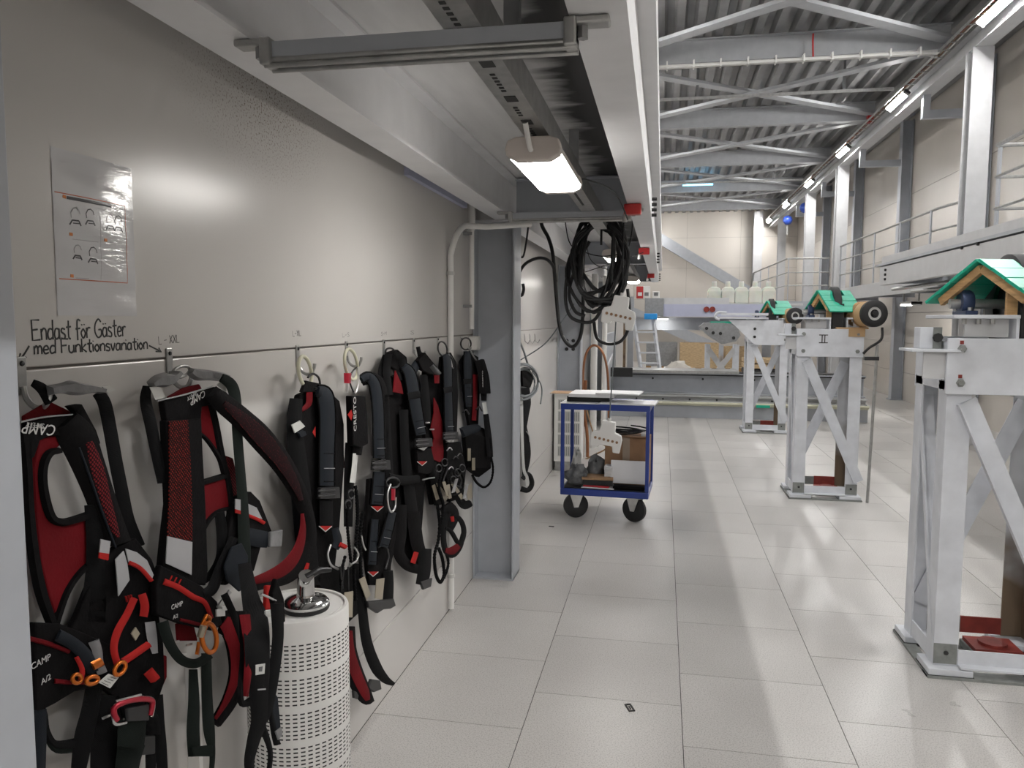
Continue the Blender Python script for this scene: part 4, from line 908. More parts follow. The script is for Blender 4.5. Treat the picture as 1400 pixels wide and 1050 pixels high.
def lump(name, c, rx, ry, rz, m, label, cat, seed):
    rnd = random.Random(seed); b = MB(); R, N = 8, 14
    ph = [rnd.uniform(0, 6) for _ in range(6)]
    for i in range(R):
        th = math.pi*i/(R-1)
        for q in range(N):
            an = 2*math.pi*q/N
            k = 1+0.26*math.sin(3*an+ph[0]+2*th)+0.20*math.sin(5*an+ph[1]-3*th)+0.08*math.sin(7*th+ph[2])
            b.v.append(Vector(c)+V(rx*k*math.sin(th)*math.cos(an), ry*k*math.sin(th)*math.sin(an), rz-rz*k*math.cos(th) if th > 1.2 else rz*(1-math.cos(th))*0.9))
    for i in range(R-1):
        for q in range(N): b.f.append((i*N+q, i*N+(q+1) % N, (i+1)*N+(q+1) % N, (i+1)*N+q))
    return tag(b.build(name, m, smooth=True, ang=70), label, cat, 'gloves on the trolley shelf')
lump('work_glove', tp(0.115, 0.12, 0.253), 0.085, 0.07, 0.075, m_greycloth, 'heap of crumpled grey work gloves at the left of the trolley shelf', 'gloves', 3)
lump('cloth_bundle', tp(0.24, 0.30, 0.253), 0.08, 0.08, 0.095, m_greycloth, 'dark cloth bundle behind the envelope on the trolley shelf', 'cloth', 5)
lump('plastic_bag', tp(0.07, 0.34, 0.253), 0.04, 0.07, 0.11, m_tag, 'crumpled clear bag behind the gloves on the trolley shelf', 'bag', 9)
# ================================================================== HANGING CABLES AND POWER BLOCKS
t = thing('cable_coil', 'big tangled coil of black cable hanging under the mezzanine', 'cable', at(820, 330, 1, 4.95))
rnd = random.Random(11)
for part in range(7):
    cx, cy = 822+rnd.uniform(-7, 7), 358+rnd.uniform(-8, 8); Y = 4.88+0.025*part
    rx, ry, sk_ = rnd.uniform(20, 40), rnd.uniform(50, 72), rnd.uniform(-16, 16)
    path = []
    for q in range(48):
        an = 2*math.pi*q/24+1.57
        path.append(at(cx+(rx*math.cos(an)+sk_*math.sin(an))*(1+0.06*math.sin(q*0.7+part)), max(296, cy+ry*math.sin(-an)*(1 if math.sin(-an) < 0 else 1)*0.9+4*math.sin(q+part)), 1, Y+0.012*math.sin(q*0.5)))
    MB().tube(path, 0.010, 7).build('loop', m_cable, t, smooth=True)
_p = at(822, 335, 1, 4.95); MB().tube([_p, V(_p.x, 4.95, 2.372)], 0.008, 6).build('hanging_strap', m_cable, t)
for part, pts in enumerate(([(838, 328), (836, 380), (835, 440)], [(856, 330), (852, 380), (840, 410), (825, 418)], [(800, 330), (780, 360), (773, 400), (778, 430), (795, 440), (812, 438), (826, 415), (848, 370), (856, 335)], [(806, 330), (788, 365), (778, 400), (786, 425), (800, 432)],
                            [(812, 440), (816, 462), (830, 470), (848, 467), (858, 452), (861, 430), (858, 395)])):
    MB().tube([at(x, y, 1, 4.93+0.02*part) for x, y in catmull(pts, 6)], 0.011, 7).build('strand', m_cable, t, smooth=True)
o = MB().tube([at(x, y, 1, 5.0) for x, y in catmull([(736, 268), (740, 305), (750, 326), (756, 350), (760, 400), (764, 440), (770, 462), (783, 474), (794, 458), (797, 420), (797, 360), (800, 330), (801, 266)], 6)], 0.012, 8).build('draped_cable', m_cable, smooth=True)
tag(o, 'thick black cable draped in a deep U beside the coil', 'cable')
o = MB().tube([at(x, y, 1, Y_) for x, y, Y_ in catmull([(760, 385, 5.0), (757, 366, 4.96), (748, 355, 4.88), (735, 353, 4.80), (718, 361, 4.74), (708, 378, 4.72), (707, 395, 4.72), (713, 404, 4.72), (716, 396, 4.72), (715, 388, 4.72)], 6)], 0.010, 8).build('looped_cable', m_cable, smooth=True)
tag(o, 'black cable end curling in front of the grey column', 'cable')
o = MB().tube([at(x, y, 1, 4.72) for x, y in catmull([(724, 250), (723, 300), (718, 340), (714, 352), (709, 345), (703, 335)], 6)], 0.006, 8).build('short_cable', m_cable, smooth=True)
tag(o, 'short black lead hanging by the column top', 'cable')
wt = [at(x, y, 1, 5.3) for x, y in catmull([(770, 272), (778, 330), (800, 345), (830, 350), (860, 336), (866, 272)], 6)]
tag(MB().tube(wt, 0.004, 6).build('thin_lead', m_cable), 'thin dark lead sagging behind the cable coil', 'cable')
for k, pts in enumerate(([(800, 372), (830, 362), (880, 345)], [(803, 280), (805, 350), (835, 370), (858, 372)])):
    tag(MB().tube([at(x, y, 1, 5.6) for x, y in catmull(pts, 6)], 0.003, 6).build('thin_lead', m_cable), ['thin lead reaching to the second red clamp', 'thin lead crossing low behind the coil'][k], 'cable')
def power_block(cx, cy, s, Y, label, tilt):
    """white hanging multi-socket block; s is the size of one photo pixel"""
    P = at(cx, cy, 1, Y); c, sn = math.cos(tilt), math.sin(tilt)
    t = thing('power_block', label, 'power block', P-V(0, 0, 0.1), 'white power blocks')
    def q(x, z): return P+V((x*c-z*sn), 0, (x*sn+z*c))
    prof = [(-0.045, 0.105), (0.045, 0.105), (0.05, 0.06), (0.05, 0.035), (0.095, 0.02), (0.105, -0.01), (0.10, -0.095), (0.055, -0.095), (0.045, -0.055), (-0.035, -0.055), (-0.045, -0.075), (-0.10, -0.07), (-0.105, 0.0), (-0.095, 0.02), (-0.055, 0.035), (-0.05, 0.06)]
    MB().prism([q(*p) for p in prof], (0, 0.07, 0)).build('body', m_white, t, bevel=0.006)
    for k in range(6):
        o = q(-0.072+0.029*k, -0.012+(-0.002*k)); MB().cyl(o, o+V(0, -0.003, 0), 0.009, 10).build('socket', m_card, t)
    MB().cyl(q(0, 0.10)+V(0, 0.035, 0), q(0, 0.125)+V(0, 0.035, 0), 0.012, 10).build('cord_grip', m_white, t)
    return q(0, 0.115)+V(0, 0.035, 0), q(-0.01, -0.055)+V(0, 0.035, 0)
pb1 = power_block(846, 428, 1, 4.80, 'white power block hanging below the black cable coil', math.radians(-9))
pb2 = power_block(829, 598, 1, 5.12, 'white power block hanging on a cord in front of the trolley', math.radians(-8))
tag(MB().tube([pb1[1], pb1[1].lerp(pb2[0], 0.5), pb2[0]], 0.004, 6).build('suspension_cable', m_gcable), 'thin grey cord between the two white power blocks', 'cord')
tag(MB().tube([pb1[0], V(pb1[0].x, 4.835, 2.372)], 0.006, 6).build('suspension_lead', m_cable), 'black lead holding the upper power block', 'cable')
# loose grey cord crossing behind the column
tag(MB().tube([at(x, y, 1, 5.9) for x, y in catmull([(712, 492), (745, 470), (768, 440), (785, 415)], 6)], 0.005, 6).build('extension_cable', m_gcable), 'grey cord stretched diagonally behind the column', 'cord')
# ================================================================== PIPES AND SMALL WALL FITTINGS
def px_path(pts, X, k=6): return [at(x, y, 0, X) for x, y in catmull(pts, k)]
t = thing('bent_conduit', 'white conduit bent over at the top, beside the last harness', 'pipe', at(617, 832, 0, 0.02))
a = at(617, 832, 0, 0.02); path = [V(0.02, a.y, 0.02), V(0.02, a.y, 1.0), V(0.02, a.y, 1.88)]
for q in range(1, 8):
    an = math.pi/2*q/7; path.append(V(0.02+0.05*q/7, a.y+0.17*(1-math.cos(an)), 1.88+0.17*math.sin(an)))
path += [V(0.14, a.y+0.27, 2.055), V(0.36, a.y+0.44, 2.085)]
MB().tube(path, 0.016, 12).build('pipe', m_white, t, smooth=True)
for z in (0.19, 1.78, 1.0): MB().lathe([(0.0175, 0), (0.020, 0.002), (0.020, 0.018), (0.0175, 0.02)], (0.02, a.y, z), n=14).box(0.0, 0.015, a.y-0.01, a.y+0.01, z, z+0.018).build('clip', m_tag, t, kind='stuff')
b2 = at(645, 440, 0, 0.045)
t = thing('short_conduit', 'short white conduit ending above the last hook', 'pipe', (0.045, b2.y, 1.5))
MB().cyl((0.045, b2.y, 1.50), (0.045, b2.y, 2.36), 0.014, 12).build('pipe', m_white, t, smooth=True)
MB().cyl((0.045, b2.y, 2.05), (0.045, b2.y, 2.20), 0.020, 12).build('sleeve', m_white, t, smooth=True)
for z in (1.62, 2.02): MB().box(0.0, 0.05, b2.y-0.022, b2.y+0.022, z, z+0.016).build('clip', m_galv_d, t)
P = at(650, 469, 0, 0.03)
t = thing('junction_box', 'white junction box on the wall under the short conduit', 'box', (0.02, P.y, 1.39))
MB().box(0.0, 0.05, P.y-0.045, P.y+0.04, P.z-0.04, P.z+0.04).build('case', m_white, t, bevel=0.006)
MB().box(0.05, 0.053, P.y-0.03, P.y+0.025, P.z-0.028, P.z+0.028).build('cover', m_white, t)
o = MB().box(0.0, 0.025, 3.22, 4.22, 2.165, 2.215).build('blue_batten', m_lav, bevel=0.002); tag(o, 'pale blue batten fixed high on the wall under the wall beam', 'batten')
# convector / perforated cover by the second column
t = thing('vent_cover', 'white slotted heater cover beside the second column', 'heater', (0.16, 7.9, 0.0))
MB().box(0.02, 0.30, 7.84, 8.10, 0.10, 0.80).build('case', m_white, t, bevel=0.006)
for k in range(5):
    fr = MB().box(0.06, 0.285, 7.836, 7.84, 0.155+0.12*k, 0.265+0.12*k).build('grille', m_tag, t)
    sl = MB()
    for q in range(11): sl.box(0.068+0.020*q, 0.078+0.020*q, 7.834, 7.836, 0.165+0.12*k, 0.255+0.12*k)
    sl.build('slot', m_greysq, fr, kind='stuff')
MB().box(0.03, 0.28, 7.86, 8.08, 0.0, 0.10).build('plinth', m_galv, t)
MB().box(0.0, 0.31, 7.80, 8.1, 0.80, 0.808).build('ledge', m_white, t)
# copper pipes
t = thing('copper_pipe', 'brown copper pipe with an arched top behind the trolley', 'pipe', at(797, 640, 1, 8.7))
MB().tube([at(x, y, 1, 8.7) for x, y in catmull([(796, 655), (797, 600), (797, 540), (798, 500), (803, 480), (813, 472), (824, 482), (830, 505), (832, 540), (832, 580)], 6)], 0.013, 8).build('pipe', m_copper, t, smooth=True)
MB().tube([at(x, y, 1, 8.72) for x, y in catmull([(803, 650), (803, 600), (799, 560), (801, 520)], 6)], 0.018, 8).build('sleeve', m_copper, t, smooth=True)
MB().tube([at(x, y, 1, 8.6) for x, y in catmull([(799, 545), (806, 575), (815, 600), (829, 612), (812, 622), (800, 628)], 6)], 0.008, 8).build('hose', m_kraft, t, smooth=True)
for px, w_, y0, lab, mm in ((812, 0.04, 9.4, 'white vertical pipe behind the trolley, left one', m_white), (826, 0.03, 9.8, 'white vertical pipe behind the trolley, right one', m_white)):
    P = at(px, 500, 1, y0); tag(MB().cyl((P.x, y0, 0), (P.x, y0, 2.1), w_, 12).build('service_pipe', mm, smooth=True), lab, 'pipe', 'service pipes')
# coiled grey cable and a harness strap beyond the column
t = thing('grey_cable_coil', 'coil of grey cable hanging on the wall past the column', 'cable', at(718, 520, 0, 0.08))
for k in range(5):
    cx, cy = 717+rnd.uniform(-2, 2), 521+rnd.uniform(-3, 3); rx, ry = 15+1.5*k, 19+1.2*k
    MB().tube([at(cx+rx*math.cos(a_), cy+ry*math.sin(a_), 0, 0.06+0.016*k) for a_ in [2*math.pi*q/24 for q in range(24)]], 0.007, 6, closed=True).build('loop', m_gcable, t, smooth=True)
MB().tube(px_path([(728, 508), (738, 522), (741, 535), (739, 552)], 0.10), 0.006, 6).build('tail', m_gcable, t, smooth=True)
MB().tube(px_path([(708, 462), (716, 480), (722, 500)], 0.08), 0.008, 6).build('lead', m_gcable, t, smooth=True)
# small wall hooks past the column
for k, px in enumerate((717, 724, 731)):
    P = at(px, 458, 0, 0.0); b = thing('wire_hook', 'small wire hook on the wall past the column, %s' % ['left', 'middle', 'right'][k], 'hook', P, 'wire hooks')
    MB().tube([P+V(0.004, 0, 0.0), P+V(0.006, 0, -0.05), P+V(0.03, 0, -0.07), P+V(0.045, 0, -0.04)], 0.004, 6).build('wire', m_galv, b)
    MB().box(P.x, P.x+0.004, P.y-0.012, P.y+0.012, P.z-0.03, P.z+0.01).build('plate', m_galv, b)
# bits on the floor
P = at(861, 968, 2, 0.0)
t = thing('floor_clip', 'small black plastic clip lying on the floor tiles', 'clip', P)
d = V(0.35, -0.94, 0); s = V(0.94, 0.35, 0)
MB().obox(P+s*0.010+V(0, 0, 0.002), d*0.026, s*0.003, V(0, 0, 0.002)).obox(P-s*0.010+V(0, 0, 0.002), d*0.026, s*0.003, V(0, 0, 0.002)).obox(P+d*0.026+V(0, 0, 0.002), d*0.003, s*0.013, V(0, 0, 0.002)).obox(P-d*0.026+V(0, 0, 0.002), d*0.003, s*0.013, V(0, 0, 0.002)).build('frame', m_black, t, kind='stuff')
MB().obox(P+V(0, 0, 0.002), d*0.012, s*0.002, V(0, 0, 0.0018)).build('bar', m_black, t)
P = at(754, 720, 2, 0); tag(MB().obox(P+V(0, 0, 0.002), V(0.02, -0.002, 0), V(0, 0.006, 0), V(0, 0, 0.002)).build('floor_scrap', m_black), 'tiny dark scrap on the floor near the trolley', 'scrap')
# ================================================================== HOOKS, WRITING, POSTER ON THE LEFT WALL
NX = V(1, 0, 0)
YLIM = None
def dep(px, py, X): return X if YLIM is None else max(X, at(px, py, 1, YLIM).x)
def S(par, name, m, pts, X, t=0.004, k=5, label=None):
    """webbing strap: centre line of (photo x, photo y, width[, depth]) carried to depth X from the wall"""
    q = [(p[0], p[1], p[2], dep(p[0], p[1], p[3] if len(p) > 3 else X)) for p in pts]
    q = catmull(q, k); Ls, Rs = [], []
    for i, (x, y, w_, xx) in enumerate(q):
        a = q[max(i-1, 0)]; b = q[min(i+1, len(q)-1)]; dx, dy = b[0]-a[0], b[1]-a[1]; l = math.hypot(dx, dy) or 1
        nx, ny = -dy/l, dx/l
        Ls.append(at(x-nx*w_/2, y-ny*w_/2, 0, xx)); Rs.append(at(x+nx*w_/2, y+ny*w_/2, 0, xx))
    o = MB().ribbon(Ls, Rs, NX, t).build(name, m, par, smooth=True, ang=60, label=label)
    if m is m_strap_g and name in ('right_strap', 'shoulder_arch', 'front_strap', 'waist_strap', 'chest_strap', 'leg_strap'):
        # black bound edges and three stitched bars near the lower end
        for E_ in (Ls, Rs): MB().tube([p_+V(0.002, 0, 0) for p_ in E_], 0.0035, 6).build('bound_edge', m_pad, o, smooth=True)
        n_ = len(Ls)
        for i_ in (n_-2, n_-4, n_-6):
            if i_ > 1: MB().tube([Ls[i_].lerp(Rs[i_], 0.15)+V(t+0.0006, 0, 0), Ls[i_].lerp(Rs[i_], 0.85)+V(t+0.0006, 0, 0)], 0.0012, 5).build('stitch_bar', m_reflect if i_ == n_-4 else m_pad, o)
    return o
def PL(par, name, m, poly, X, t=0.008, bevel=0.003, label=None):
    return MB().prism([at(p[0], p[1], 0, dep(p[0], p[1], p[2] if len(p) > 2 else X)) for p in poly], (t, 0, 0)).build(name, m, par, bevel=bevel, label=label)
def RG(par, name, m, pts, X, r, closed=False, k=6, label=None, flat=None):
    q = [(p[0], p[1], dep(p[0], p[1], p[2] if len(p) > 2 else X)) for p in pts]
    if closed: q = catmull(q+[q[0]], k)[:-1]
    else: q = catmull(q, k)
    return MB().tube([at(a, b, 0, c) for a, b, c in q], r, 8, closed=closed).build(name, m, par, smooth=True, ang=70, label=label)
def oval(cx, cy, rx, ry, X, n=14, rot=0.0, dX=0.0):
    c, s = math.cos(rot), math.sin(rot); out = []
    for i in range(n):
        a = 2*math.pi*i/n; x, y = rx*math.cos(a), ry*math.sin(a)
        out.append((cx+x*c-y*s, cy+x*s+y*c, X+dX*math.sin(a)))
    return out
def ribbed(par, pts, X, r, name='elastic_lanyard'):
    """gathered elastic lanyard: a tube whose thickness pulses"""
    q = catmull([(p[0], p[1], dep(p[0], p[1], p[2] if len(p) > 2 else X)) for p in pts], 10)
    P = [at(a, b, 0, c) for a, b, c in q]; out = []
    for a, b in zip(P, P[1:]):
        n = max(1, int((b-a).length/0.0045))
        for i in range(n): out.append(a.lerp(b, i/n))
    out.append(P[-1])
    return MB().tube(out, [r*(1.0 if i % 2 else 0.72) for i in range(len(out))], 8).build(name, m_strap, par)
def stitched(par, px, py, X, w, s, rot=0.0, mb=m_print, name='print'): pass
def on_wall_text(par, body, size, px, py, X, rot=0.0, m=None, name='lettering', sh=0.0, squash=1.0):
    o = at(px, py, 0, X); c, s = math.cos(rot), math.sin(rot)
    return text_mesh(body, size, o, (0, c, s), (0, -s, c), shear=sh).build(name, m or m_print, par)
def chevron(par, px, py, w, X):
    PL(par, 'red_chevron', m_redstrip, [(px-w/2, py-w*0.18), (px+w/2, py-w*0.18), (px, py+w*0.24)], X, 0.0015, 0)
    RG(par, 'chevron_edge', m_print, [(px-w/2, py-w*0.14), (px, py+w*0.28), (px+w/2, py-w*0.14)], X+0.0015, 0.0016, k=1)
def hook(px, py, label, sx=0.0):
    P = at(px, py, 0, 0.0)
    t = thing('coat_hook', label, 'hook', P-V(0, 0, 0.08), 'coat hooks')
    MB().box(0, 0.004, P.y-0.011, P.y+0.011, P.z-0.055, P.z+0.012).build('plate', m_galv, t, bevel=0.002)
    for z in (-0.045, 0.0): MB().lathe([(0.005, 0), (0.004, 0.003), (0, 0.004)], (0.004, P.y, P.z+z), (1, 0, 0), 8).build('screw', m_darkmetal, t)
    MB().tube([V(0.005, P.y, P.z-0.04)+V(*d) for d in catmull([(0, 0, 0), (0.006, 0.0, -0.022), (0.022, 0.0, -0.036), (0.040, 0.0, -0.034), (0.050, 0.0, -0.018), (0.052, 0, -0.004)], 5)], 0.0052, 8).build('prong', m_galv, t, smooth=True)
    return t
hooks = [(27, 497, 'silver coat hook half hidden by the left post'), (230, 483, 'silver coat hook under the L - XXL mark'), (406, 477, 'silver coat hook carrying the first narrow harness'), (473, 471, 'silver coat hook over the pouch with white lettering'), (524, 468, 'silver coat hook with a knotted black harness'), (565, 466, 'silver coat hook with a looped harness strap'), (598, 464, 'silver coat hook with a black ring, left of the conduit'), (630, 463, 'silver coat hook with a black ring, right of the conduit')]
for px, py, lab in hooks: hook(px, py, lab)
GL = {'E': ([[(.6, 1), (0, 1), (.02, 0), (.62, 0.02)], [(0, .5), (.45, .54)]], .72), 'n': ([[(0, .56), (.02, 0)], [(0, .38), (.2, .58), (.38, .45), (.4, 0)]], .52),
      'd': ([[(.42, 1), (.4, 0)], [(.4, .5), (.15, .55), (0, .3), (.1, .02), (.4, .12)]], .54), 'a': ([[(.38, .52), (.12, .54), (0, .25), (.12, .02), (.36, .15), (.38, .55), (.42, 0)]], .54),
      's': ([[(.34, .5), (.1, .55), (.04, .38), (.32, .22), (.28, .02), (.0, .05)]], .46), 't': ([[(.2, .95), (.18, .12), (.34, .0)], [(0, .6), (.4, .63)]], .48),
      'f': ([[(.42, .92), (.24, 1.0), (.14, .8), (.14, -.1)], [(0, .5), (.38, .53)]], .46), 'o': ([[(.2, .55), (.0, .3), (.18, 0), (.38, .25), (.2, .55)]], .5),
      'ö': ([[(.2, .5), (.0, .28), (.18, 0), (.38, .25), (.2, .5)], [(.08, .68), (.09, .74)], [(.3, .69), (.31, .75)]], .5), 'ä': ([[(.38, .5), (.12, .52), (0, .25), (.12, .02), (.36, .15), (.38, .52), (.42, 0)], [(.08, .7), (.09, .76)], [(.3, .71), (.31, .77)]], .54),
      'r': ([[(0, .56), (.02, 0)], [(.02, .35), (.16, .55), (.34, .53)]], .42), 'G': ([[(.6, .85), (.36, 1), (.06, .72), (.02, .3), (.28, 0), (.6, .12), (.6, .42), (.36, .42)]], .74),
      'e': ([[(.03, .28), (.36, .32), (.28, .55), (.08, .5), (.0, .25), (.12, .02), (.38, .08)]], .5), 'm': ([[(0, .56), (0, 0)], [(0, .4), (.15, .57), (.26, .4), (.26, 0)], [(.26, .4), (.42, .57), (.54, .4), (.55, 0)]], .68),
      'F': ([[(.55, 1), (0, 1), (.02, 0)], [(0, .52), (.42, .55)]], .62), 'u': ([[(0, .56), (.02, .12), (.2, 0), (.36, .15), (.38, .56)], [(.38, .56), (.42, 0)]], .54),
      'k': ([[(0, 1), (.02, 0)], [(.36, .58), (.04, .28), (.4, 0)]], .5), 'i': ([[(0, .56), (.02, 0)], [(.02, .76), (.03, .82)]], .16), 'v': ([[(0, .56), (.18, 0), (.38, .6)]], .48),
      'L': ([[(0, 1), (.02, 0), (.42, 0.02)]], .52), '-': ([[(0, .45), (.34, .48)]], .46), 'X': ([[(0, 1), (.45, 0)], [(.45, 1), (0, 0)]], .56), 'S': ([[(.4, .9), (.15, 1), (.05, .75), (.38, .3), (.3, 0), (.02, .1)]], .5), 'M': ([[(0, 0), (.02, 1), (.25, .4), (.48, 1), (.5, 0)]], .62), ' ': ([], .34)}
def handwriting(name, label, text, p0, p1, hgt, r, m, cat='writing'):
    a, b = at(*p0, 0, 0.0), at(*p1, 0, 0.0); ux = b-a; L = ux.length; ux.normalize(); uz = V(0, -ux.z, ux.y)
    tot = sum(GL[ch][1] for ch in text); sx = L/tot; cur = 0
    t = thing(name, label, cat, a)
    for ch in text:
        mb = MB()
        for st in GL[ch][0]:
            pts = catmull([(x, y) for x, y in st], 4) if len(st) > 2 and ch not in 'EFLXMk' else st
            mb.tube([a+ux*((cur+x)*sx)+uz*(y*hgt)+V(0.0004, 0, 0) for x, y in pts], r, 6, flat=None)
        if mb.v:
            for v_ in mb.v: v_.x = 0.0004+(v_.x-0.0004)*0.25
            mb.build('letter', m, t, kind='stuff' if len(GL[ch][0]) > 1 else None)
        cur += GL[ch][1]
    return t
handwriting('wall_writing', 'black handwritten line Endast för Gäster on the wall', 'Endast för Gäster', (44, 465.5), (173, 459.5), 0.036, 0.0019, m_ink)
handwriting('wall_writing', 'black handwritten line med Funktionsvariation on the wall', 'med Funktionsvariation', (47, 484.5), (203, 477), 0.026, 0.0019, m_ink)
handwriting('wall_mark', 'thin handwritten L - XXL above the second hook', 'L - XXL', (217, 471), (246, 468), 0.018, 0.0009, m_ink_thin, 'mark')
handwriting('wall_mark', 'thin handwritten L-XL above the third hook', 'L-XL', (400, 460), (412, 459), 0.017, 0.0010, m_ink_thin, 'mark')
handwriting('wall_mark', 'thin handwritten L-S above the fourth hook', 'L-S', (468, 461), (478, 460), 0.014, 0.0008, m_ink_thin, 'mark')
handwriting('wall_mark', 'thin handwritten S-M above the fifth hook', 'S-M', (521, 459), (529, 458), 0.014, 0.0008, m_ink_thin, 'mark')
handwriting('wall_mark', 'thin handwritten S above the sixth hook', 'S', (561, 457), (567, 457), 0.016, 0.0009, m_ink_thin, 'mark')
def arrow(label, pts, heads):
    t = thing('wall_arrow', label, 'arrow', at(*pts[0], 0, 0))
    for nm, q in (('shaft', pts), ('head', heads)):
        b = MB().tube([at(x, y, 0, 0.0004) for x, y in q], 0.0019, 6)
        for v_ in b.v: v_.x = 0.0004+(v_.x-0.0004)*0.25
        b.build(nm, m_ink, t)
arrow('black drawn arrow pointing down left beside the writing', [(40, 473), (34, 483), (26, 494)], [(28, 483), (25, 495), (36, 488), (28, 490)])
arrow('black drawn arrow pointing right to the second hook', [(204, 472.5), (213, 477), (220, 480.5)], [(213, 480.5), (221, 481), (217, 475.5)])
# laminated sheet
y0, y1, z0, z1 = 1.251, 1.470, 1.560, 1.866
t = thing('laminated_poster', 'laminated instruction sheet with harness drawings taped to the wall', 'poster', (0.002, (y0+y1)/2, z0))
def poster_mat():
    m = mat('laminate', (0.60, 0.60, 0.615), 0.18, var=0.02)
    nt = m.node_tree; b = nt.nodes['Principled BSDF']; geo = nt.nodes.new('ShaderNodeNewGeometry')
    mp = nt.nodes.new('ShaderNodeMapping'); mp.inputs['Scale'].default_value = (1, 6, 55)
    n = nt.nodes.new('ShaderNodeTexNoise'); n.inputs['Scale'].default_value = 2.2; n.inputs['Detail'].default_value = 3
    nt.links.new(geo.outputs['Position'], mp.inputs[0]); nt.links.new(mp.outputs[0], n.inputs['Vector'])
    bp = nt.nodes.new('ShaderNodeBump'); bp.inputs['Strength'].default_value = 0.5; bp.inputs['Distance'].default_value = 0.004
    nt.links.new(n.outputs[0], bp.inputs['Height']); nt.links.new(bp.outputs[0], b.inputs['Coat Normal'])
    b.inputs['Coat Weight'].default_value = 1.0; b.inputs['Coat Roughness'].default_value = 0.03
    return m
def dome(y, z):
    u, v_ = (y-y0)/(y1-y0)*2-1, (z-z0)/(z1-z0)*2-1
    return 0.0012+0.0085*(1-u*u*0.98)*(1-0.9*v_*v_)+0.0006*math.sin(v_*14+u*2)
ps = MB(); NY_, NZ_ = 24, 40
for s_ in (0, 1):
    for i in range(NZ_+1):
        for j in range(NY_+1):
            yy, zz = y0+(y1-y0)*j/NY_, z0+(z1-z0)*i/NZ_; ps.v.append(V(dome(yy, zz)-0.0006*s_, yy, zz))
n1 = (NY_+1)*(NZ_+1)
for s_ in (0, 1):
    for i in range(NZ_):
        for j in range(NY_): a_ = s_*n1+i*(NY_+1)+j; ps.f.append((a_, a_+1, a_+NY_+2, a_+NY_+1))
ps.build('sheet', poster_mat(), t, smooth=True)
def pline(name, m, pts, r):
    q = []
    for (xa, ya), (xb, yb) in zip(pts, pts[1:]):
        for i in range(6): q.append((xa+(xb-xa)*i/6, ya+(yb-ya)*i/6))
    q.append(pts[-1]); b = MB().tube([at(x, y, 0, 0.004) for x, y in q], r, 6)
    for v_ in b.v: v_.x = dome(v_.y, v_.z)+0.0004+(v_.x-0.004)*0.1
    return b.build(name, m, t)
m_pr = mat('print_red', (0.45, 0.12, 0.06), 0.3); m_pk = mat('print_black', (0.06, 0.06, 0.065), 0.3); m_po = mat('print_orange', (0.65, 0.22, 0.06), 0.3); m_pg = mat('print_grey', (0.34, 0.34, 0.35), 0.3)
pline('red_rule', m_pr, [(76, 262), (170, 282), (174, 387), (82, 381)], 0.0011)
pline('title_bar', m_pk, [(91, 270), (150, 282)], 0.0034); pline('title_dot', m_po, [(86, 268), (90, 269.5)], 0.0036)
pline('divider', m_pg, [(133, 290), (136, 382)], 0.0006); pline('divider', m_pg, [(98, 327), (131, 331)], 0.0006)
for k, (cx, cy, s) in enumerate(((101, 297, 1), (120, 298, 0.9), (148, 305, 0.9), (160, 307, 0.9), (104, 346, 0.8), (124, 350, 0.9))):
    pline('figure', m_pg if k % 2 == 0 else m_pk, [(cx+6*s*math.cos(a), cy-4+9*s*math.sin(a)) for a in (2.6, 3.4, 4.2, 4.9, 5.6, 6.3)], 0.0011)
    pline('figure', m_pk, [(cx-7*s, cy+10*s), (cx-4*s, cy+4*s), (cx+4*s, cy+5*s), (cx+7*s, cy+12*s)], 0.0016)
    pline('figure', m_pk, [(cx-3*s, cy+8*s), (cx+5*s, cy+9*s)], 0.0012)
for cx, cy in ((96, 320), (141, 328), (98, 377)): pline('caption_dot', m_po, [(cx-2, cy), (cx+2, cy+0.5)], 0.0034)
pline('caption', m_pg, [(147, 331), (165, 333)], 0.0008); pline('caption', m_pg, [(103, 380), (120, 381)], 0.0008)

# ================================================================== HARNESS A (leftmost)
t = thing('full_body_harness', 'red and black full-body harness, leftmost, half behind the left post', 'harness', at(110, 800, 0, 0.06))
b0 = 0.05
PL(t, 'red_collar', m_redfoam, [(28, 569), (64, 548), (100, 565), (98, 570), (28, 578)], b0-0.01, 0.006)
S(t, 'hanging_loop', m_strap, [(44, 523, 10), (58, 532, 16), (70, 549, 20)], b0+0.004)
S(t, 'taped_strap', m_tape, [(64, 534, 14), (82, 531, 14), (95, 530, 20), (110, 532, 17), (125, 532, 11), (137, 534, 8)], b0+0.01, 0.014)
PL(t, 'clear_tip', m_tag, [(139, 529), (147, 527), (156, 533), (146, 538)], b0+0.006, 0.003, 0)
S(t, 'rear_strap', m_strap, [(133, 536, 16), (143, 552, 19), (151, 590, 19), (158, 630, 19), (166, 670, 19), (174, 710, 20), (186, 748, 26)], b0-0.012)
PL(t, 'yoke', m_pad, [(28, 578), (62, 571), (99, 567), (86, 555), (102, 552), (112, 570), (122, 588), (128, 606), (100, 618), (80, 598), (60, 594), (44, 602), (36, 625), (28, 628)], b0, 0.016)
RG(t, 'yoke_edge', m_reflect, [(28, 577), (62, 570), (100, 567)], b0+0.017, 0.0016)
on_wall_text(t, 'CAMP', 0.027, 55, 586, b0+0.0175, rot=math.radians(168), name='brand_print', sh=0.2)
on_wall_text(t, 'SAFETY', 0.012, 48, 581, b0+0.0175, rot=math.radians(168), name='brand_print')
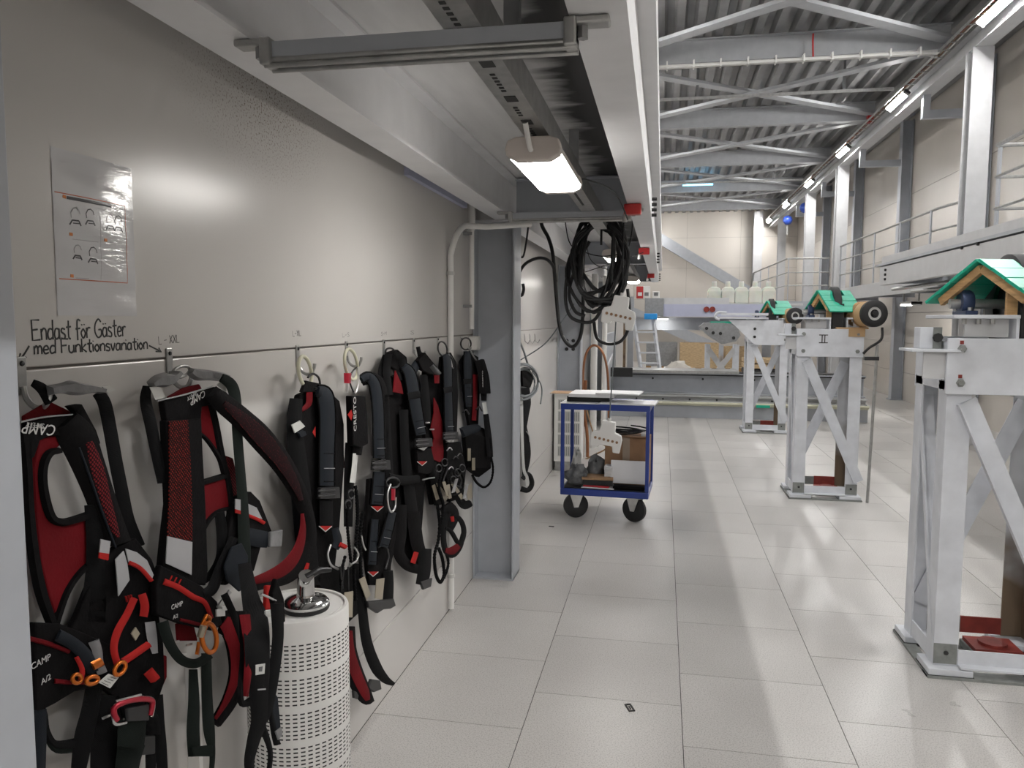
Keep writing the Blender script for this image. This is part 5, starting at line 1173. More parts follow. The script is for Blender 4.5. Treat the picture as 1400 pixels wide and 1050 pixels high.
# chest: lining, borders and shoulder bands
PL(t, 'lining', m_redfoam, [(46, 600), (70, 594), (82, 604), (62, 618), (53, 640), (54, 668), (62, 695), (74, 712), (124, 703), (126, 765), (100, 790), (80, 825), (73, 852), (60, 815), (48, 770), (42, 700), (39, 640)], b0-0.004, 0.012)
S(t, 'opening_border', m_pad, [(80, 616, 9), (66, 620, 10), (58, 636, 10), (57, 660, 10), (62, 688, 11), (70, 708, 11), (84, 714, 11), (100, 711, 11), (125, 703, 12)], b0+0.009, 0.008)
S(t, 'outer_band', m_pad, [(30, 590, 18), (34, 640, 12), (37, 700, 12), (44, 760, 13), (54, 810, 14), (70, 856, 12)], b0+0.006, 0.010)
S(t, 'arch_border', m_pad, [(126, 766, 8), (106, 784, 8), (88, 812, 8), (73, 856, 8)], b0+0.006, 0.008)
S(t, 'shoulder_pad', m_pad, [(86, 574, 40), (104, 596, 52), (118, 630, 46), (132, 668, 40), (146, 708, 38), (158, 742, 40)], b0+0.010, 0.016)
S(t, 'shoulder_mesh', m_redmesh_d, [(122, 604, 10), (133, 640, 18), (145, 684, 15), (155, 718, 12), (162, 734, 5)], b0+0.0265, 0.002)
RG(t, 'shoulder_piping', m_strap_g, [(108, 612), (122, 650), (136, 690), (150, 728), (158, 748)], b0+0.026, 0.0022)
S(t, 'front_strap', m_strap, [(126, 690, 22), (130, 740, 24), (131, 790, 30), (128, 850, 44)], b0+0.012, 0.006)
PL(t, 'reflective_tag', m_reflect, [(137, 737), (150, 740), (148, 757), (135, 755)], b0+0.030, 0.002, 0)
PL(t, 'tag_edge', m_redstrip, [(135, 755), (148, 757), (147, 766), (134, 763)], b0+0.030, 0.002, 0)
PL(t, 'side_pad', m_pad, [(126, 775), (150, 748), (178, 735), (200, 764), (209, 788), (208, 830), (216, 880), (218, 930), (206, 965), (190, 985), (160, 980), (146, 950), (120, 930), (100, 900), (84, 868), (98, 840), (112, 805)], b0+0.004, 0.014)
PL(t, 'reflective_patch', m_reflect, [(157, 765), (168, 753), (173, 770), (176, 793), (161, 815)], b0+0.028, 0.002, 0)
PL(t, 'reflective_cuff', m_reflect, [(171, 750), (186, 755), (200, 766), (209, 786), (206, 793), (192, 776), (175, 768)], b0+0.028, 0.002, 0)
S(t, 'red_cuff_edge', m_redstrip, [(176, 769, 6), (192, 777, 6), (207, 794, 6)], b0+0.030, 0.003)
S(t, 'gear_loop_strap', m_redstrip, [(183, 818, 9), (173, 840, 9), (160, 864, 10), (155, 886, 9), (160, 908, 9)], b0+0.034, 0.005)
S(t, 'gear_loop_strap', m_redstrip, [(203, 881, 10), (186, 893, 10), (168, 905, 10)], b0+0.034, 0.005)
S(t, 'red_keeper', m_redstrip, [(194, 812, 11), (198, 828, 12), (196, 843, 11)], b0+0.030, 0.004)
S(t, 'red_keeper', m_redstrip, [(202, 917, 15), (212, 929, 15)], b0+0.030, 0.006)
for q in range(3): S(t, 'bar_tack', m_redstrip, [(171+q*3.5, 815-q*1.0, 1.4), (173+q*3.5, 823-q*1.0, 1.4)], b0+0.022, 0.003)
PL(t, 'size_emblem', m_goldmetal, [(184, 857), (190, 866), (184, 876), (178, 866)], b0+0.030, 0.003, 0.001)
S(t, 'grey_strap', m_reflect, [(205, 850, 14), (208, 872, 14), (212, 893, 8)], b0+0.022, 0.003)
PL(t, 'hip_lining', m_redfoam, [(208, 893), (222, 896), (222, 925), (206, 962), (203, 940)], b0+0.002, 0.012)
# waist belt
PL(t, 'waist_belt', m_pad, [(38, 850), (74, 852), (110, 866), (150, 884), (160, 915), (152, 940), (118, 940), (92, 945), (64, 962), (38, 975)], b0+0.010, 0.014)
S(t, 'belt_stripe', m_redfoam, [(40, 873, 7), (66, 880, 7), (94, 891, 6)], b0+0.025, 0.003)
S(t, 'belt_stripe', m_redfoam, [(74, 931, 7), (96, 933, 6), (118, 934, 4)], b0+0.025, 0.003)
on_wall_text(t, 'CAMP', 0.016, 56, 905, b0+0.0255, name='brand_print'); on_wall_text(t, 'A/2', 0.015, 63, 929, b0+0.0255, rot=0.06, name='size_mark')
S(t, 'adjust_strap', m_strap_g, [(78, 868, 18), (100, 880, 18), (118, 898, 20), (128, 918, 18)], b0+0.030, 0.005)
S(t, 'red_tape', m_redstrip, [(104, 898, 6), (112, 915, 7), (110, 930, 7)], b0+0.036, 0.003)
RG(t, 'orange_ring', m_orange, oval(105, 928, 6, 6, b0+0.045), b0, 0.0035, closed=True)
RG(t, 'orange_ring', m_orange, oval(126, 930, 8, 5, b0+0.045, rot=-0.3), b0, 0.004, closed=True)
RG(t, 'orange_ring', m_orange, oval(164, 914, 6, 10, b0+0.048, rot=0.6), b0, 0.004, closed=True)
S(t, 'grey_tab', m_tape, [(128, 876, 16), (133, 890, 14), (134, 905, 15), (140, 920, 14)], b0+0.032, 0.004)
S(t, 'orange_tape', m_orange, [(126, 911, 12), (139, 905, 12)], b0+0.040, 0.004)
PL(t, 'care_label', m_tag, [(134, 933), (148, 921), (162, 926), (150, 941)], b0+0.044, 0.001, 0)
for q in range(4): RG(t, 'label_text', m_pk, [(139+q*4, 933-q*2.5), (148+q*3.4, 937-q*3.0)], b0+0.0455, 0.0005)
# chest buckle
RG(t, 'buckle_frame', m_redmetal, [(160, 984), (156, 976), (158, 966), (182, 957), (206, 957), (208, 966), (205, 978)], b0+0.052, 0.0055)
RG(t, 'buckle_wire', m_chrome, [(172, 988), (158, 990), (154, 980), (156, 964), (178, 955), (205, 954), (210, 964), (207, 980)], b0+0.049, 0.0035)
PL(t, 'buckle_bar', m_silver, [(157, 957), (192, 948), (193, 951), (158, 960)], b0+0.050, 0.003, 0.001)
PL(t, 'buckle_centre', m_black, [(168, 968), (200, 962), (200, 985), (170, 986)], b0+0.044, 0.008)
S(t, 'buckle_strap', m_strap_o, [(181, 985, 38), (180, 1005, 38), (178, 1022, 36)], b0+0.040, 0.005)
PL(t, 'adjuster', m_silver, [(138, 981), (154, 974), (154, 977), (139, 984)], b0+0.036, 0.003, 0.001)
# leg loops and tails
S(t, 'leg_loop', m_strap, [(130, 935, 24), (122, 975, 24), (114, 1010, 26), (106, 1060, 20)], b0+0.016, 0.006)
S(t, 'leg_loop', m_strap, [(46, 960, 24), (56, 975, 16), (62, 1000, 10), (76, 1018, 12), (108, 1016, 16)], b0+0.012, 0.006)
S(t, 'leg_loop_edge', m_strap_o, [(64, 1008, 8), (78, 1024, 12), (110, 1022, 10)], b0+0.010, 0.005)
S(t, 'thigh_strap', m_strap_g, [(52, 970, 24), (54, 1010, 18), (52, 1060, 20)], b0+0.018, 0.006)
S(t, 'tail', m_strap, [(148, 950, 40), (146, 1000, 44), (146, 1060, 46)], b0+0.012, 0.006)
S(t, 'tail', m_strap_o, [(180, 1015, 38), (176, 1035, 34), (172, 1060, 32)], b0+0.026, 0.005)
S(t, 'tail', m_strap, [(212, 950, 22), (215, 985, 20), (220, 1020, 16), (222, 1060, 16)], b0+0.008, 0.005)
S(t, 'tail', m_strap, [(206, 1000, 16), (206, 1060, 14)], b0+0.004, 0.005)
PL(t, 'tail_buckle', m_black, [(184, 1006), (206, 1004), (206, 1030), (186, 1032)], b0+0.012, 0.012)
S(t, 'hip_strap', m_strap, [(190, 975, 40), (206, 985, 24), (208, 1004, 24)], b0+0.016, 0.008)

# ================================================================== HARNESS B
t = thing('full_body_harness', 'red and black full-body harness on the second hook, with orange carabiners', 'harness', at(300, 800, 0, 0.08))
b0 = 0.055
RG(t, 'hanging_ring', m_galv, oval(248, 508, 12, 7, b0, rot=-0.35), b0, 0.004, closed=True)
S(t, 'taped_strap', m_tape, [(202, 526, 8), (213, 521, 16), (226, 519, 20), (233, 516, 12), (240, 509, 8)], b0+0.006, 0.016)
S(t, 'taped_strap', m_tape, [(258, 507, 10), (268, 512, 16), (285, 513, 14), (300, 515, 13), (308, 517, 12)], b0+0.004, 0.012)
PL(t, 'care_label', m_tag, [(204, 529), (219, 530), (226, 543), (212, 547)], b0+0.022, 0.001, 0)
PL(t, 'care_label', m_tag, [(296, 526), (306, 517), (309, 536)], b0+0.018, 0.001, 0)
S(t, 'rear_strap', m_strap, [(201, 528, 12), (199, 548, 16), (206, 580, 17), (214, 620, 16), (222, 660, 14)], b0+0.01, 0.005)
S(t, 'rear_strap', m_strap_o, [(302, 516, 12), (316, 526, 16), (322, 548, 16), (325, 600, 14), (329, 650, 14), (332, 690, 15), (334, 740, 17), (334, 770, 18)], b0+0.028, 0.005)
PL(t, 'red_collar', m_redfoam, [(226, 543), (248, 530), (270, 525), (274, 532), (230, 546)], b0-0.004, 0.006)
PL(t, 'yoke', m_pad, [(215, 549), (250, 541), (290, 529), (302, 536), (322, 562), (310, 562), (288, 552), (268, 556), (266, 580), (220, 580)], b0+0.002, 0.016)
RG(t, 'yoke_edge', m_reflect, [(215, 548), (250, 540), (290, 528)], b0+0.019, 0.0016)
on_wall_text(t, 'CAMP', 0.022, 271, 543, b0+0.0195, rot=math.radians(196), name='brand_print', sh=0.2)
on_wall_text(t, 'SAFETY', 0.012, 263, 541, b0+0.0195, rot=math.radians(196), name='brand_print')
PL(t, 'front_pad', m_pad, [(217, 575), (266, 572), (268, 620), (272, 690), (275, 780), (272, 800), (240, 798), (212, 782), (216, 740), (222, 690), (220, 640)], b0+0.006, 0.018)
PL(t, 'red_mesh_panel', m_redmesh, [(230, 576), (256, 574), (259, 620), (262, 690), (262, 740), (228, 733), (230, 690), (231, 640)], b0+0.025, 0.002, 0)
PL(t, 'reflective_patch', m_reflect, [(228, 733), (262, 741), (261, 786), (226, 770)], b0+0.026, 0.002, 0)
PL(t, 'neck_lining', m_redfoam, [(266, 556), (285, 548), (302, 620), (298, 627), (278, 597), (265, 587)], b0-0.004, 0.010)
S(t, 'neck_border', m_pad, [(284, 546, 9), (292, 580, 9), (300, 622, 9), (308, 655, 9), (314, 700, 9)], b0+0.002, 0.010)
S(t, 'opening_border', m_pad, [(266, 590, 5), (280, 600, 4), (298, 626, 5), (305, 648, 5)], b0+0.004, 0.008)
PL(t, 'back_lining', m_redfoam, [(270, 664), (308, 652), (313, 694), (290, 701), (271, 730)], b0-0.002, 0.010)
S(t, 'back_border', m_pad, [(268, 662, 8), (288, 656, 8), (308, 650, 8)], b0+0.004, 0.010); S(t, 'back_border', m_pad, [(271, 731, 6), (280, 714, 6), (294, 700, 6), (314, 694, 6)], b0+0.004, 0.010)
PL(t, 'mesh_tab', m_redmesh_d, [(304, 622), (316, 626), (324, 660), (322, 690), (312, 680)], b0+0.002, 0.006)
# right shoulder loop
S(t, 'shoulder_loop', m_pad, [(288, 536, 22), (306, 552, 28), (330, 572, 30), (356, 598, 34), (384, 632, 30), (404, 666, 24), (416, 696, 18), (421, 722, 18), (420, 746, 20), (410, 770, 24), (390, 788, 22), (362, 796, 18), (332, 804, 18)], b0+0.036, 0.014)
S(t, 'shoulder_mesh', m_redmesh_d, [(306, 551, 8), (330, 571, 16), (356, 596, 22), (384, 630, 18), (403, 662, 12), (412, 684, 6)], b0+0.0505, 0.002)
S(t, 'shoulder_lining', m_redfoam, [(413, 702, 4), (414, 724, 9), (408, 750, 14), (394, 772, 18), (372, 786, 16), (340, 796, 8)], b0+0.0505, 0.003)
S(t, 'red_cuff_edge', m_redstrip, [(421, 770, 4), (416, 784, 6), (408, 793, 4)], b0+0.052, 0.003)
PL(t, 'hip_tag', m_reflect, [(321, 682), (328, 683), (328, 698), (321, 696)], b0+0.034, 0.002, 0); PL(t, 'tag_edge', m_redstrip, [(321, 696), (328, 698), (328, 703), (321, 701)], b0+0.034, 0.002, 0)
PL(t, 'side_pad', m_pad, [(312, 680), (336, 672), (348, 684), (360, 714), (366, 730), (350, 745), (340, 780), (300, 800), (296, 770), (304, 730)], b0+0.004, 0.016)
PL(t, 'reflective_cuff', m_reflect, [(337, 688), (350, 694), (358, 710), (338, 702)], b0+0.022, 0.002, 0)
S(t, 'red_cuff_edge', m_redstrip, [(337, 704, 5), (350, 709, 5), (361, 715, 5)], b0+0.023, 0.003)
S(t, 'grey_strap', m_strap_g, [(338, 732, 22), (352, 736, 24), (366, 738, 22)], b0+0.026, 0.004); PL(t, 'side_buckle', m_tape, [(366, 727), (383, 724), (381, 747), (365, 748)], b0+0.028, 0.010)
PL(t, 'chest_flap', m_strap_g, [(328, 742), (337, 760), (334, 800), (325, 809), (308, 794), (304, 775), (314, 748)], b0+0.040, 0.006)
S(t, 'cross_strap', m_strap, [(300, 700, 14), (304, 735, 16), (300, 765, 12), (284, 790, 10), (270, 796, 9)], b0+0.012, 0.005)
S(t, 'cross_strap', m_strap, [(320, 735, 12), (304, 770, 14), (290, 805, 16), (276, 812, 12)], b0+0.030, 0.005)
PL(t, 'silver_adjuster', m_silver, [(295, 830), (312, 806), (315, 810), (299, 834)], b0+0.048, 0.004, 0.001)
# waist
PL(t, 'waist_belt', m_pad, [(212, 772), (240, 786), (268, 800), (290, 822), (297, 852), (285, 862), (240, 852), (206, 840), (205, 800)], b0+0.020, 0.014)
S(t, 'belt_stripe', m_redstrip, [(224, 795, 9), (244, 803, 8), (264, 816, 8), (280, 824, 7), (289, 845, 5)], b0+0.035, 0.003)
for q in range(3): S(t, 'bar_tack', m_redstrip, [(235+q*6, 787+q*2.5, 1.3), (232+q*6, 793+q*2.5, 1.3)], b0+0.035, 0.002)
S(t, 'belt_stripe', m_redfoam, [(246, 847, 4), (262, 851, 5), (282, 856, 4)], b0+0.035, 0.002)
on_wall_text(t, 'CAMP', 0.015, 242, 828, b0+0.0355, rot=-0.12, name='brand_print'); on_wall_text(t, 'A/2', 0.012, 240, 843, b0+0.0355, rot=-0.12, name='size_mark')
PL(t, 'dark_lining', m_redfoam, [(238, 852), (262, 852), (268, 876), (240, 876)], b0-0.004, 0.006)
RG(t, 'orange_carabiner', m_orange, [(282, 842, 0.12), (276, 856, 0.12), (277, 868, 0.12), (281, 858, 0.12), (287, 846, 0.12)], 0.12, 0.0045, closed=True)
RG(t, 'orange_carabiner', m_orange, oval(286, 872, 10, 20, 0.125, rot=-0.12), 0.125, 0.0055, closed=True)
S(t, 'orange_tape', m_orange, [(272, 878, 5), (269, 895, 5)], 0.10, 0.003)
MB().lathe([(0.0, -0.012), (0.007, -0.012), (0.008, 0.012), (0, 0.012)], at(276, 863, 0, 0.127), (0.2, 0.3, 1), 10).build('carabiner_sleeve', m_goldmetal, t)
S(t, 'gear_strap', m_strap_o, [(222, 850, 16), (232, 880, 15), (248, 902, 14), (268, 907, 13), (286, 896, 12)], b0+0.040, 0.006)
for px, py in ((240, 878), (258, 882), (250, 895)): PL(t, 'metal_loop', m_silver, [(px-4, py-1.5), (px+4, py-3), (px+4, py), (px-4, py+1.5)], b0+0.034, 0.003, 0.001)
S(t, 'hanging_tail', m_strap_o, [(264, 915, 12), (265, 960, 16), (264, 1000, 18), (266, 1034, 18)], b0+0.03, 0.004)
PL(t, 'tail_fold', m_strap_o, [(259, 1021), (288, 1018), (288, 1034), (262, 1034)], b0+0.036, 0.006)
S(t, 'hanging_tail', m_strap_o, [(282, 893, 14), (283, 950, 15), (286, 1000, 16), (290, 1030, 8), (288, 1060, 6)], b0+0.034, 0.004)
# right leg loop, red lined
S(t, 'leg_pad', m_pad, [(300, 850, 30), (322, 858, 44), (327, 890, 34), (325, 925, 26), (312, 960, 20), (292, 990, 14)], b0+0.008, 0.012)
S(t, 'leg_lining', m_redfoam, [(306, 850, 18), (321, 864, 32), (325, 892, 22), (322, 925, 14), (310, 957, 9), (294, 983, 4)], b0+0.0205, 0.003)
S(t, 'crotch_strap', m_strap, [(306, 812, 10), (318, 838, 10), (330, 870, 10), (340, 905, 10)], 0.16, 0.005)
for px, py, w_, h_ in ((300, 838, 12, 10), (306, 832, 8, 6)): PL(t, 'metal_loop', m_silver, [(px-w_/2, py-h_/2), (px+w_/2, py-h_/2-1), (px+w_/2, py+h_/2-1), (px-w_/2, py+h_/2)], 0.115, 0.004, 0.001)
# straps falling in front of the bin
XF = 0.335
S(t, 'front_tail', m_strap, [(334, 770, 18, 0.13), (342, 815, 24, 0.22), (350, 850, 34, 0.30), (352, 900, 34, XF), (354, 945, 28, XF), (354, 985, 22, XF), (347, 1010, 18, XF), (340, 1040, 13, XF), (342, 1062, 12, XF)], XF, 0.006)
S(t, 'front_tail', m_strap, [(355, 985, 10, XF), (363, 1006, 9, XF), (369, 1030, 6, XF), (366, 1062, 6, XF)], XF, 0.004)
S(t, 'front_tail', m_strap, [(378, 825, 18, XF), (380, 870, 16, XF), (375, 915, 16, XF), (367, 960, 16, XF), (360, 985, 12, XF)], XF+0.006, 0.005)
S(t, 'red_leg_tab', m_redfoam, [(334, 840, 14, 0.30), (338, 880, 10, 0.32), (338, 915, 9, XF), (334, 952, 5, XF)], XF, 0.006)
S(t, 'leg_tab_border', m_pad, [(330, 835, 8, 0.29), (331, 890, 6, 0.31), (327, 940, 5, XF-0.004), (330, 962, 8, XF-0.004), (344, 958, 12, XF-0.004)], XF, 0.006)
PL(t, 'size_label', m_tag, [(349, 909), (362, 907), (361, 921), (349, 923)], XF+0.008, 0.001, 0); PL(t, 'label_mark', m_pk, [(354, 912), (359, 911), (358, 918), (354, 918)], XF+0.0095, 0.0006, 0)
PL(t, 'stitch_bar', m_reflect, [(352, 942), (363, 941), (363, 943), (352, 944)], XF+0.008, 0.001, 0)
PL(t, 'red_pack', m_redstrip, [(360, 800), (372, 800), (372, 832), (358, 834)], 0.20, 0.010); PL(t, 'dark_pack', m_pad, [(372, 790), (382, 818), (384, 850), (372, 850), (366, 812)], 0.26, 0.012)
RG(t, 'silver_pull', m_silver, [(357, 812), (366, 816), (377, 821)], 0.27, 0.0025); PL(t, 'white_clip', m_tag, [(361, 835), (370, 834), (370, 843), (361, 844)], 0.29, 0.004, 0.001)
PL(t, 'grey_tail', m_strap_g, [(368, 940), (378, 953), (382, 995), (378, 1002), (372, 975)], 0.30, 0.003, 0)
PL(t, 'tail_clip', m_tape, [(375, 1000), (383, 994), (384, 1004), (379, 1012)], 0.31, 0.004, 0.001)
S(t, 'short_tail', m_strap, [(367, 960, 5), (374, 1000, 8), (379, 1018, 10)], 0.305, 0.004)

# ================================================================== HARNESS C
def ring_pair(t, cx, cy, X):
    RG(t, 'cream_carabiner', m_cream, oval(cx, cy, 8.5, 21, X, rot=-0.16, dX=0.0), X, 0.0058, closed=True)
t = thing('full_body_harness', 'black harness with white label on a cream carabiner, third hook', 'harness', at(430, 700, 0, 0.07))
b0 = 0.05
ring_pair(t, 417, 508, b0+0.012)
RG(t, 'steel_ring', m_darkmetal, [(421, 516), (428, 511), (436, 517), (437, 530), (430, 531)], b0+0.02, 0.0035)
PL(t, 'ring_tab', m_pad, [(414, 520), (432, 524), (440, 536), (408, 536)], b0+0.008, 0.012)
PL(t, 'back_pad', m_pad, [(402, 540), (420, 531), (440, 533), (456, 548), (462, 580), (462, 640), (456, 720), (448, 790), (440, 815), (424, 815), (412, 780), (404, 700), (396, 610), (396, 570)], b0-0.016, 0.022)
S(t, 'left_strap', m_strap, [(404, 545, 16), (402, 580, 20), (408, 640, 26), (414, 700, 28), (420, 760, 28), (426, 800, 26)], b0+0.008, 0.012)
S(t, 'right_strap', m_strap_g, [(432, 534, 14), (443, 540, 22), (447, 570, 22), (446, 620, 21), (446, 664, 21)], b0+0.020, 0.010)
S(t, 'red_tab', m_redfoam, [(423, 536, 9), (422, 552, 8), (412, 561, 5)], b0+0.014, 0.004)
PL(t, 'care_label', m_tag, [(398, 581), (409, 575), (416, 583), (402, 592)], b0+0.022, 0.003, 0); S(t, 'label_roll', m_strap_g, [(407, 595, 9), (415, 592, 9)], b0+0.022, 0.008)
PL(t, 'brand_diamond', m_redstrip, [(431, 583), (427, 591), (431, 598)], b0+0.030, 0.001, 0)
S(t, 'side_strap', m_redfoam, [(459, 552, 8), (463, 590, 7), (468, 640, 6)], b0-0.006, 0.005)
def buckle(t, px, py, w, X):
    o = PL(t, 'buckle', m_black, [(px-w/2, py-w*0.28), (px+w/2, py-w*0.32), (px+w/2+1, py+w*0.26), (px-w/2-1, py+w*0.30)], X, 0.014, 0.003)
    for s in (-0.12, 0.14): RG(o, 'roller', m_darkmetal, [(px-w*0.45, py+w*s+0.5), (px+w*0.45, py+w*s-0.5)], X+0.016, 0.0035)
    RG(o, 'buckle_stud', m_goldmetal, [(px+w*0.56, py-w*0.25), (px+w*0.56, py+w*0.1)], X+0.010, 0.003)
buckle(t, 446, 674, 26, b0+0.024)
S(t, 'chest_strap', m_strap, [(446, 684, 18), (446, 705, 18), (446, 722, 18)], b0+0.022, 0.006)
chevron(t, 445, 722, 17, b0+0.030)
S(t, 'chest_loop', m_strap_g, [(458, 722, 10), (462, 740, 12), (458, 750, 10)], b0+0.030, 0.005)
RG(t, 'silver_ring', m_silver, [(452, 745), (448, 758), (452, 772), (462, 778)], b0+0.034, 0.004); RG(t, 'silver_ring', m_silver, [(484, 748), (490, 758), (486, 768), (478, 771)], b0+0.040, 0.0036)
S(t, 'red_keeper', m_redstrip, [(464, 744, 7), (472, 748, 7)], b0+0.040, 0.006)
PL(t, 'waist_pack', m_pad, [(424, 790), (445, 770), (470, 780), (486, 770), (492, 830), (470, 850), (440, 820)], b0, 0.02)
for k, (x0, x1, yy) in enumerate(((455, 466, 832), (470, 482, 826))): PL(t, 'metal_plate', m_goldmetal, [(x0, yy-16), (x1, yy-18), (x1-1, yy+18), (x0, yy+18)], b0+0.052+0.004*k, 0.003, 0.001)
for k, px in enumerate((470, 476, 465)): RG(t, 'black_cord', m_cable, [(px, 775), (px-2+2*k, 800), (px+1, 830)], b0+0.046, 0.0035)
S(t, 'leg_pad', m_pad, [(476, 856, 16), (476, 890, 24), (484, 920, 26), (498, 950, 22), (505, 960, 12)], b0+0.030, 0.012)
S(t, 'leg_lining', m_redfoam, [(478, 862, 8), (478, 890, 14), (486, 918, 15), (498, 945, 13), (503, 957, 7)], b0+0.0425, 0.003)
S(t, 'leg_strap', m_strap, [(492, 790, 12), (496, 840, 13), (502, 880, 15), (514, 912, 16), (526, 928, 12), (537, 935, 6)], b0+0.020, 0.008)
PL(t, 'leg_buckle', m_black, [(504, 928), (516, 930), (518, 942), (508, 946), (500, 940)], b0+0.026, 0.012); PL(t, 'leg_buckle', m_black, [(480, 944), (488, 946), (486, 956), (481, 954)], b0+0.026, 0.010)
S(t, 'back_tail', m_strap, [(464, 850, 12), (466, 920, 12), (470, 1005, 8)], b0-0.02, 0.004)

# ================================================================== HARNESS D
t = thing('full_body_harness', 'black harness with a lettered pouch on the fourth hook', 'harness', at(500, 690, 0, 0.07))
b0 = 0.05
ring_pair(t, 480, 498, b0+0.012)
RG(t, 'silver_carabiner', m_silver, [(489, 502), (490, 520), (487, 535), (484, 538)], b0+0.030, 0.004); RG(t, 'dark_clip', m_darkmetal, [(484, 538), (478, 520), (482, 508), (488, 502)], b0+0.026, 0.003)
S(t, 'red_clip', m_redmetal, [(474, 510, 8), (474, 524, 7)], b0+0.022, 0.010); S(t, 'clip_end', m_silver, [(473, 524, 5), (472, 537, 3)], b0+0.022, 0.008)
PL(t, 'lanyard_pouch', m_pad, [(472, 541), (491, 541), (494, 575), (495, 606), (484, 612), (474, 608)], b0+0.016, 0.024, 0.004)
on_wall_text(t, 'CRESTO', 0.032, 485.5, 566, b0+0.041, rot=math.pi/2, name='brand_print')
PL(t, 'brand_diamond', m_redstrip, [(480, 560), (475, 567), (480, 575), (482, 567)], b0+0.0405, 0.001, 0)
S(t, 'pouch_neck', m_pad, [(488, 608, 13), (487, 622, 9)], b0+0.022, 0.012); S(t, 'white_tag', m_tag, [(486, 620, 7), (484, 642, 7), (482, 660, 8)], b0+0.026, 0.004)
S(t, 'pouch_strap', m_strap, [(478, 605, 12), (477, 660, 14), (476, 720, 12)], b0+0.006, 0.006)
ribbed(t, [(486, 664), (489, 700), (487, 740), (484, 780), (486, 820)], b0+0.034, 0.007)
ribbed(t, [(476, 690), (475, 720), (480, 770)], b0+0.040, 0.006)
S(t, 'shoulder_arch', m_strap_g, [(492, 519, 9), (503, 515, 13), (512, 528, 15), (516, 560, 15), (517, 600, 15), (518, 626, 16)], b0+0.020, 0.010)
S(t, 'arch_border', m_pad, [(494, 522, 12), (508, 518, 18), (520, 534, 22), (522, 580, 20), (522, 620, 20)], b0+0.010, 0.008)
PL(t, 'reflective_back', m_reflect, [(519, 520), (527, 524), (530, 560), (524, 575)], b0+0.002, 0.003, 0)
buckle(t, 518, 636, 22, b0+0.026)
S(t, 'chest_strap', m_strap_g, [(518, 645, 16), (517, 665, 17), (515, 690, 17)], b0+0.024, 0.006); chevron(t, 516, 695, 16, b0+0.032)
PL(t, 'chest_pad', m_pad, [(500, 655), (528, 650), (534, 690), (530, 740), (526, 800), (500, 800), (494, 740), (498, 690)], b0+0.002, 0.016)
S(t, 'waist_strap', m_strap_g, [(512, 710, 11), (510, 740, 12), (508, 772, 13)], b0+0.026, 0.006); chevron(t, 510, 784, 14, b0+0.034)
RG(t, 'black_ring', m_black, [(516, 748), (526, 745), (531, 760), (527, 778)], b0+0.034, 0.005)
S(t, 'leg_pad', m_pad, [(530, 700, 14), (536, 730, 14), (528, 770, 12), (526, 800, 16)], b0+0.012, 0.010)
for k, pl in enumerate(([(490, 792), (498, 788), (506, 814), (500, 820)], [(514, 792), (525, 790), (522, 820), (512, 818)])): PL(t, 'metal_plate', m_goldmetal, pl, b0+0.036, 0.003, 0.001)
S(t, 'leg_strap', m_strap, [(530, 780, 13), (531, 800, 13), (530, 822, 14)], b0+0.026, 0.010)
PL(t, 'leg_buckle', m_black, [(498, 822), (534, 818), (537, 828), (530, 832), (520, 833), (512, 838), (500, 830)], b0+0.030, 0.014)

ribbed(t, [(496, 700), (492, 740), (494, 790), (498, 815)], b0+0.030, 0.007); ribbed(t, [(472, 760), (466, 790), (470, 822)], b0+0.044, 0.006)
RG(t, 'silver_pull', m_silver, [(494, 732), (497, 745), (500, 752)], b0+0.036, 0.003)
for k, (px, py) in enumerate(((480, 676), (476, 690), (524, 634))): RG(t, 'dark_ring', m_darkmetal, oval(px, py, 4, 6, b0+0.036, n=10), b0, 0.003, closed=True, k=3)
# ================================================================== HARNESS E
t = thing('full_body_harness', 'black harness knotted on the fifth hook, with a steel carabiner', 'harness', at(545, 650, 0, 0.07))
b0 = 0.05
RG(t, 'hanging_ring', m_black, oval(533, 481, 6, 5, b0), b0, 0.004, closed=True)
for k, pts in enumerate(([(528, 486), (522, 505), (521, 522)], [(534, 484), (540, 500), (545, 520)], [(531, 484), (528, 510), (532, 540)], [(538, 484), (548, 490), (551, 502)])): S(t, 'knot_strap', m_strap, [(x, y, 10) for x, y in pts], b0+0.006*k, 0.008)
PL(t, 'knot', m_pad, [(526, 482), (538, 478), (550, 488), (552, 505), (540, 508), (526, 500), (521, 520), (518, 516), (522, 495)], b0-0.004, 0.020)
PL(t, 'red_lining', m_redfoam, [(539, 506), (547, 524), (550, 539), (536, 536)], b0+0.016, 0.006)
PL(t, 'back_pad', m_pad, [(522, 520), (552, 505), (566, 540), (572, 600), (578, 640), (572, 720), (566, 780), (548, 770), (536, 700), (526, 620)], b0-0.020, 0.018)
S(t, 'left_strap', m_strap, [(526, 540, 10), (528, 580, 11), (530, 620, 12), (532, 655, 12)], b0+0.010, 0.008)
S(t, 'middle_strap', m_strap, [(552, 560, 12), (553, 600, 12), (556, 640, 14), (562, 690, 16), (566, 720, 16)], b0+0.014, 0.008)
S(t, 'right_strap', m_strap_g, [(551, 500, 10), (560, 512, 16), (566, 545, 17), (571, 575, 16), (575, 594, 15)], b0+0.022, 0.010)
S(t, 'strap_keeper', m_strap, [(557, 542, 10), (574, 539, 10)], b0+0.034, 0.003)
buckle(t, 577, 605, 20, b0+0.030); PL(t, 'silver_tongue', m_silver, [(571, 613), (584, 611), (579, 616)], b0+0.044, 0.002, 0)
PL(t, 'chest_patch', m_pad, [(566, 616), (586, 612), (592, 640), (582, 648), (568, 646)], b0+0.024, 0.014); chevron(t, 577, 633, 13, b0+0.040)
S(t, 'chest_strap', m_strap, [(530, 652, 12), (550, 657, 13), (572, 655, 12)], b0+0.030, 0.008)
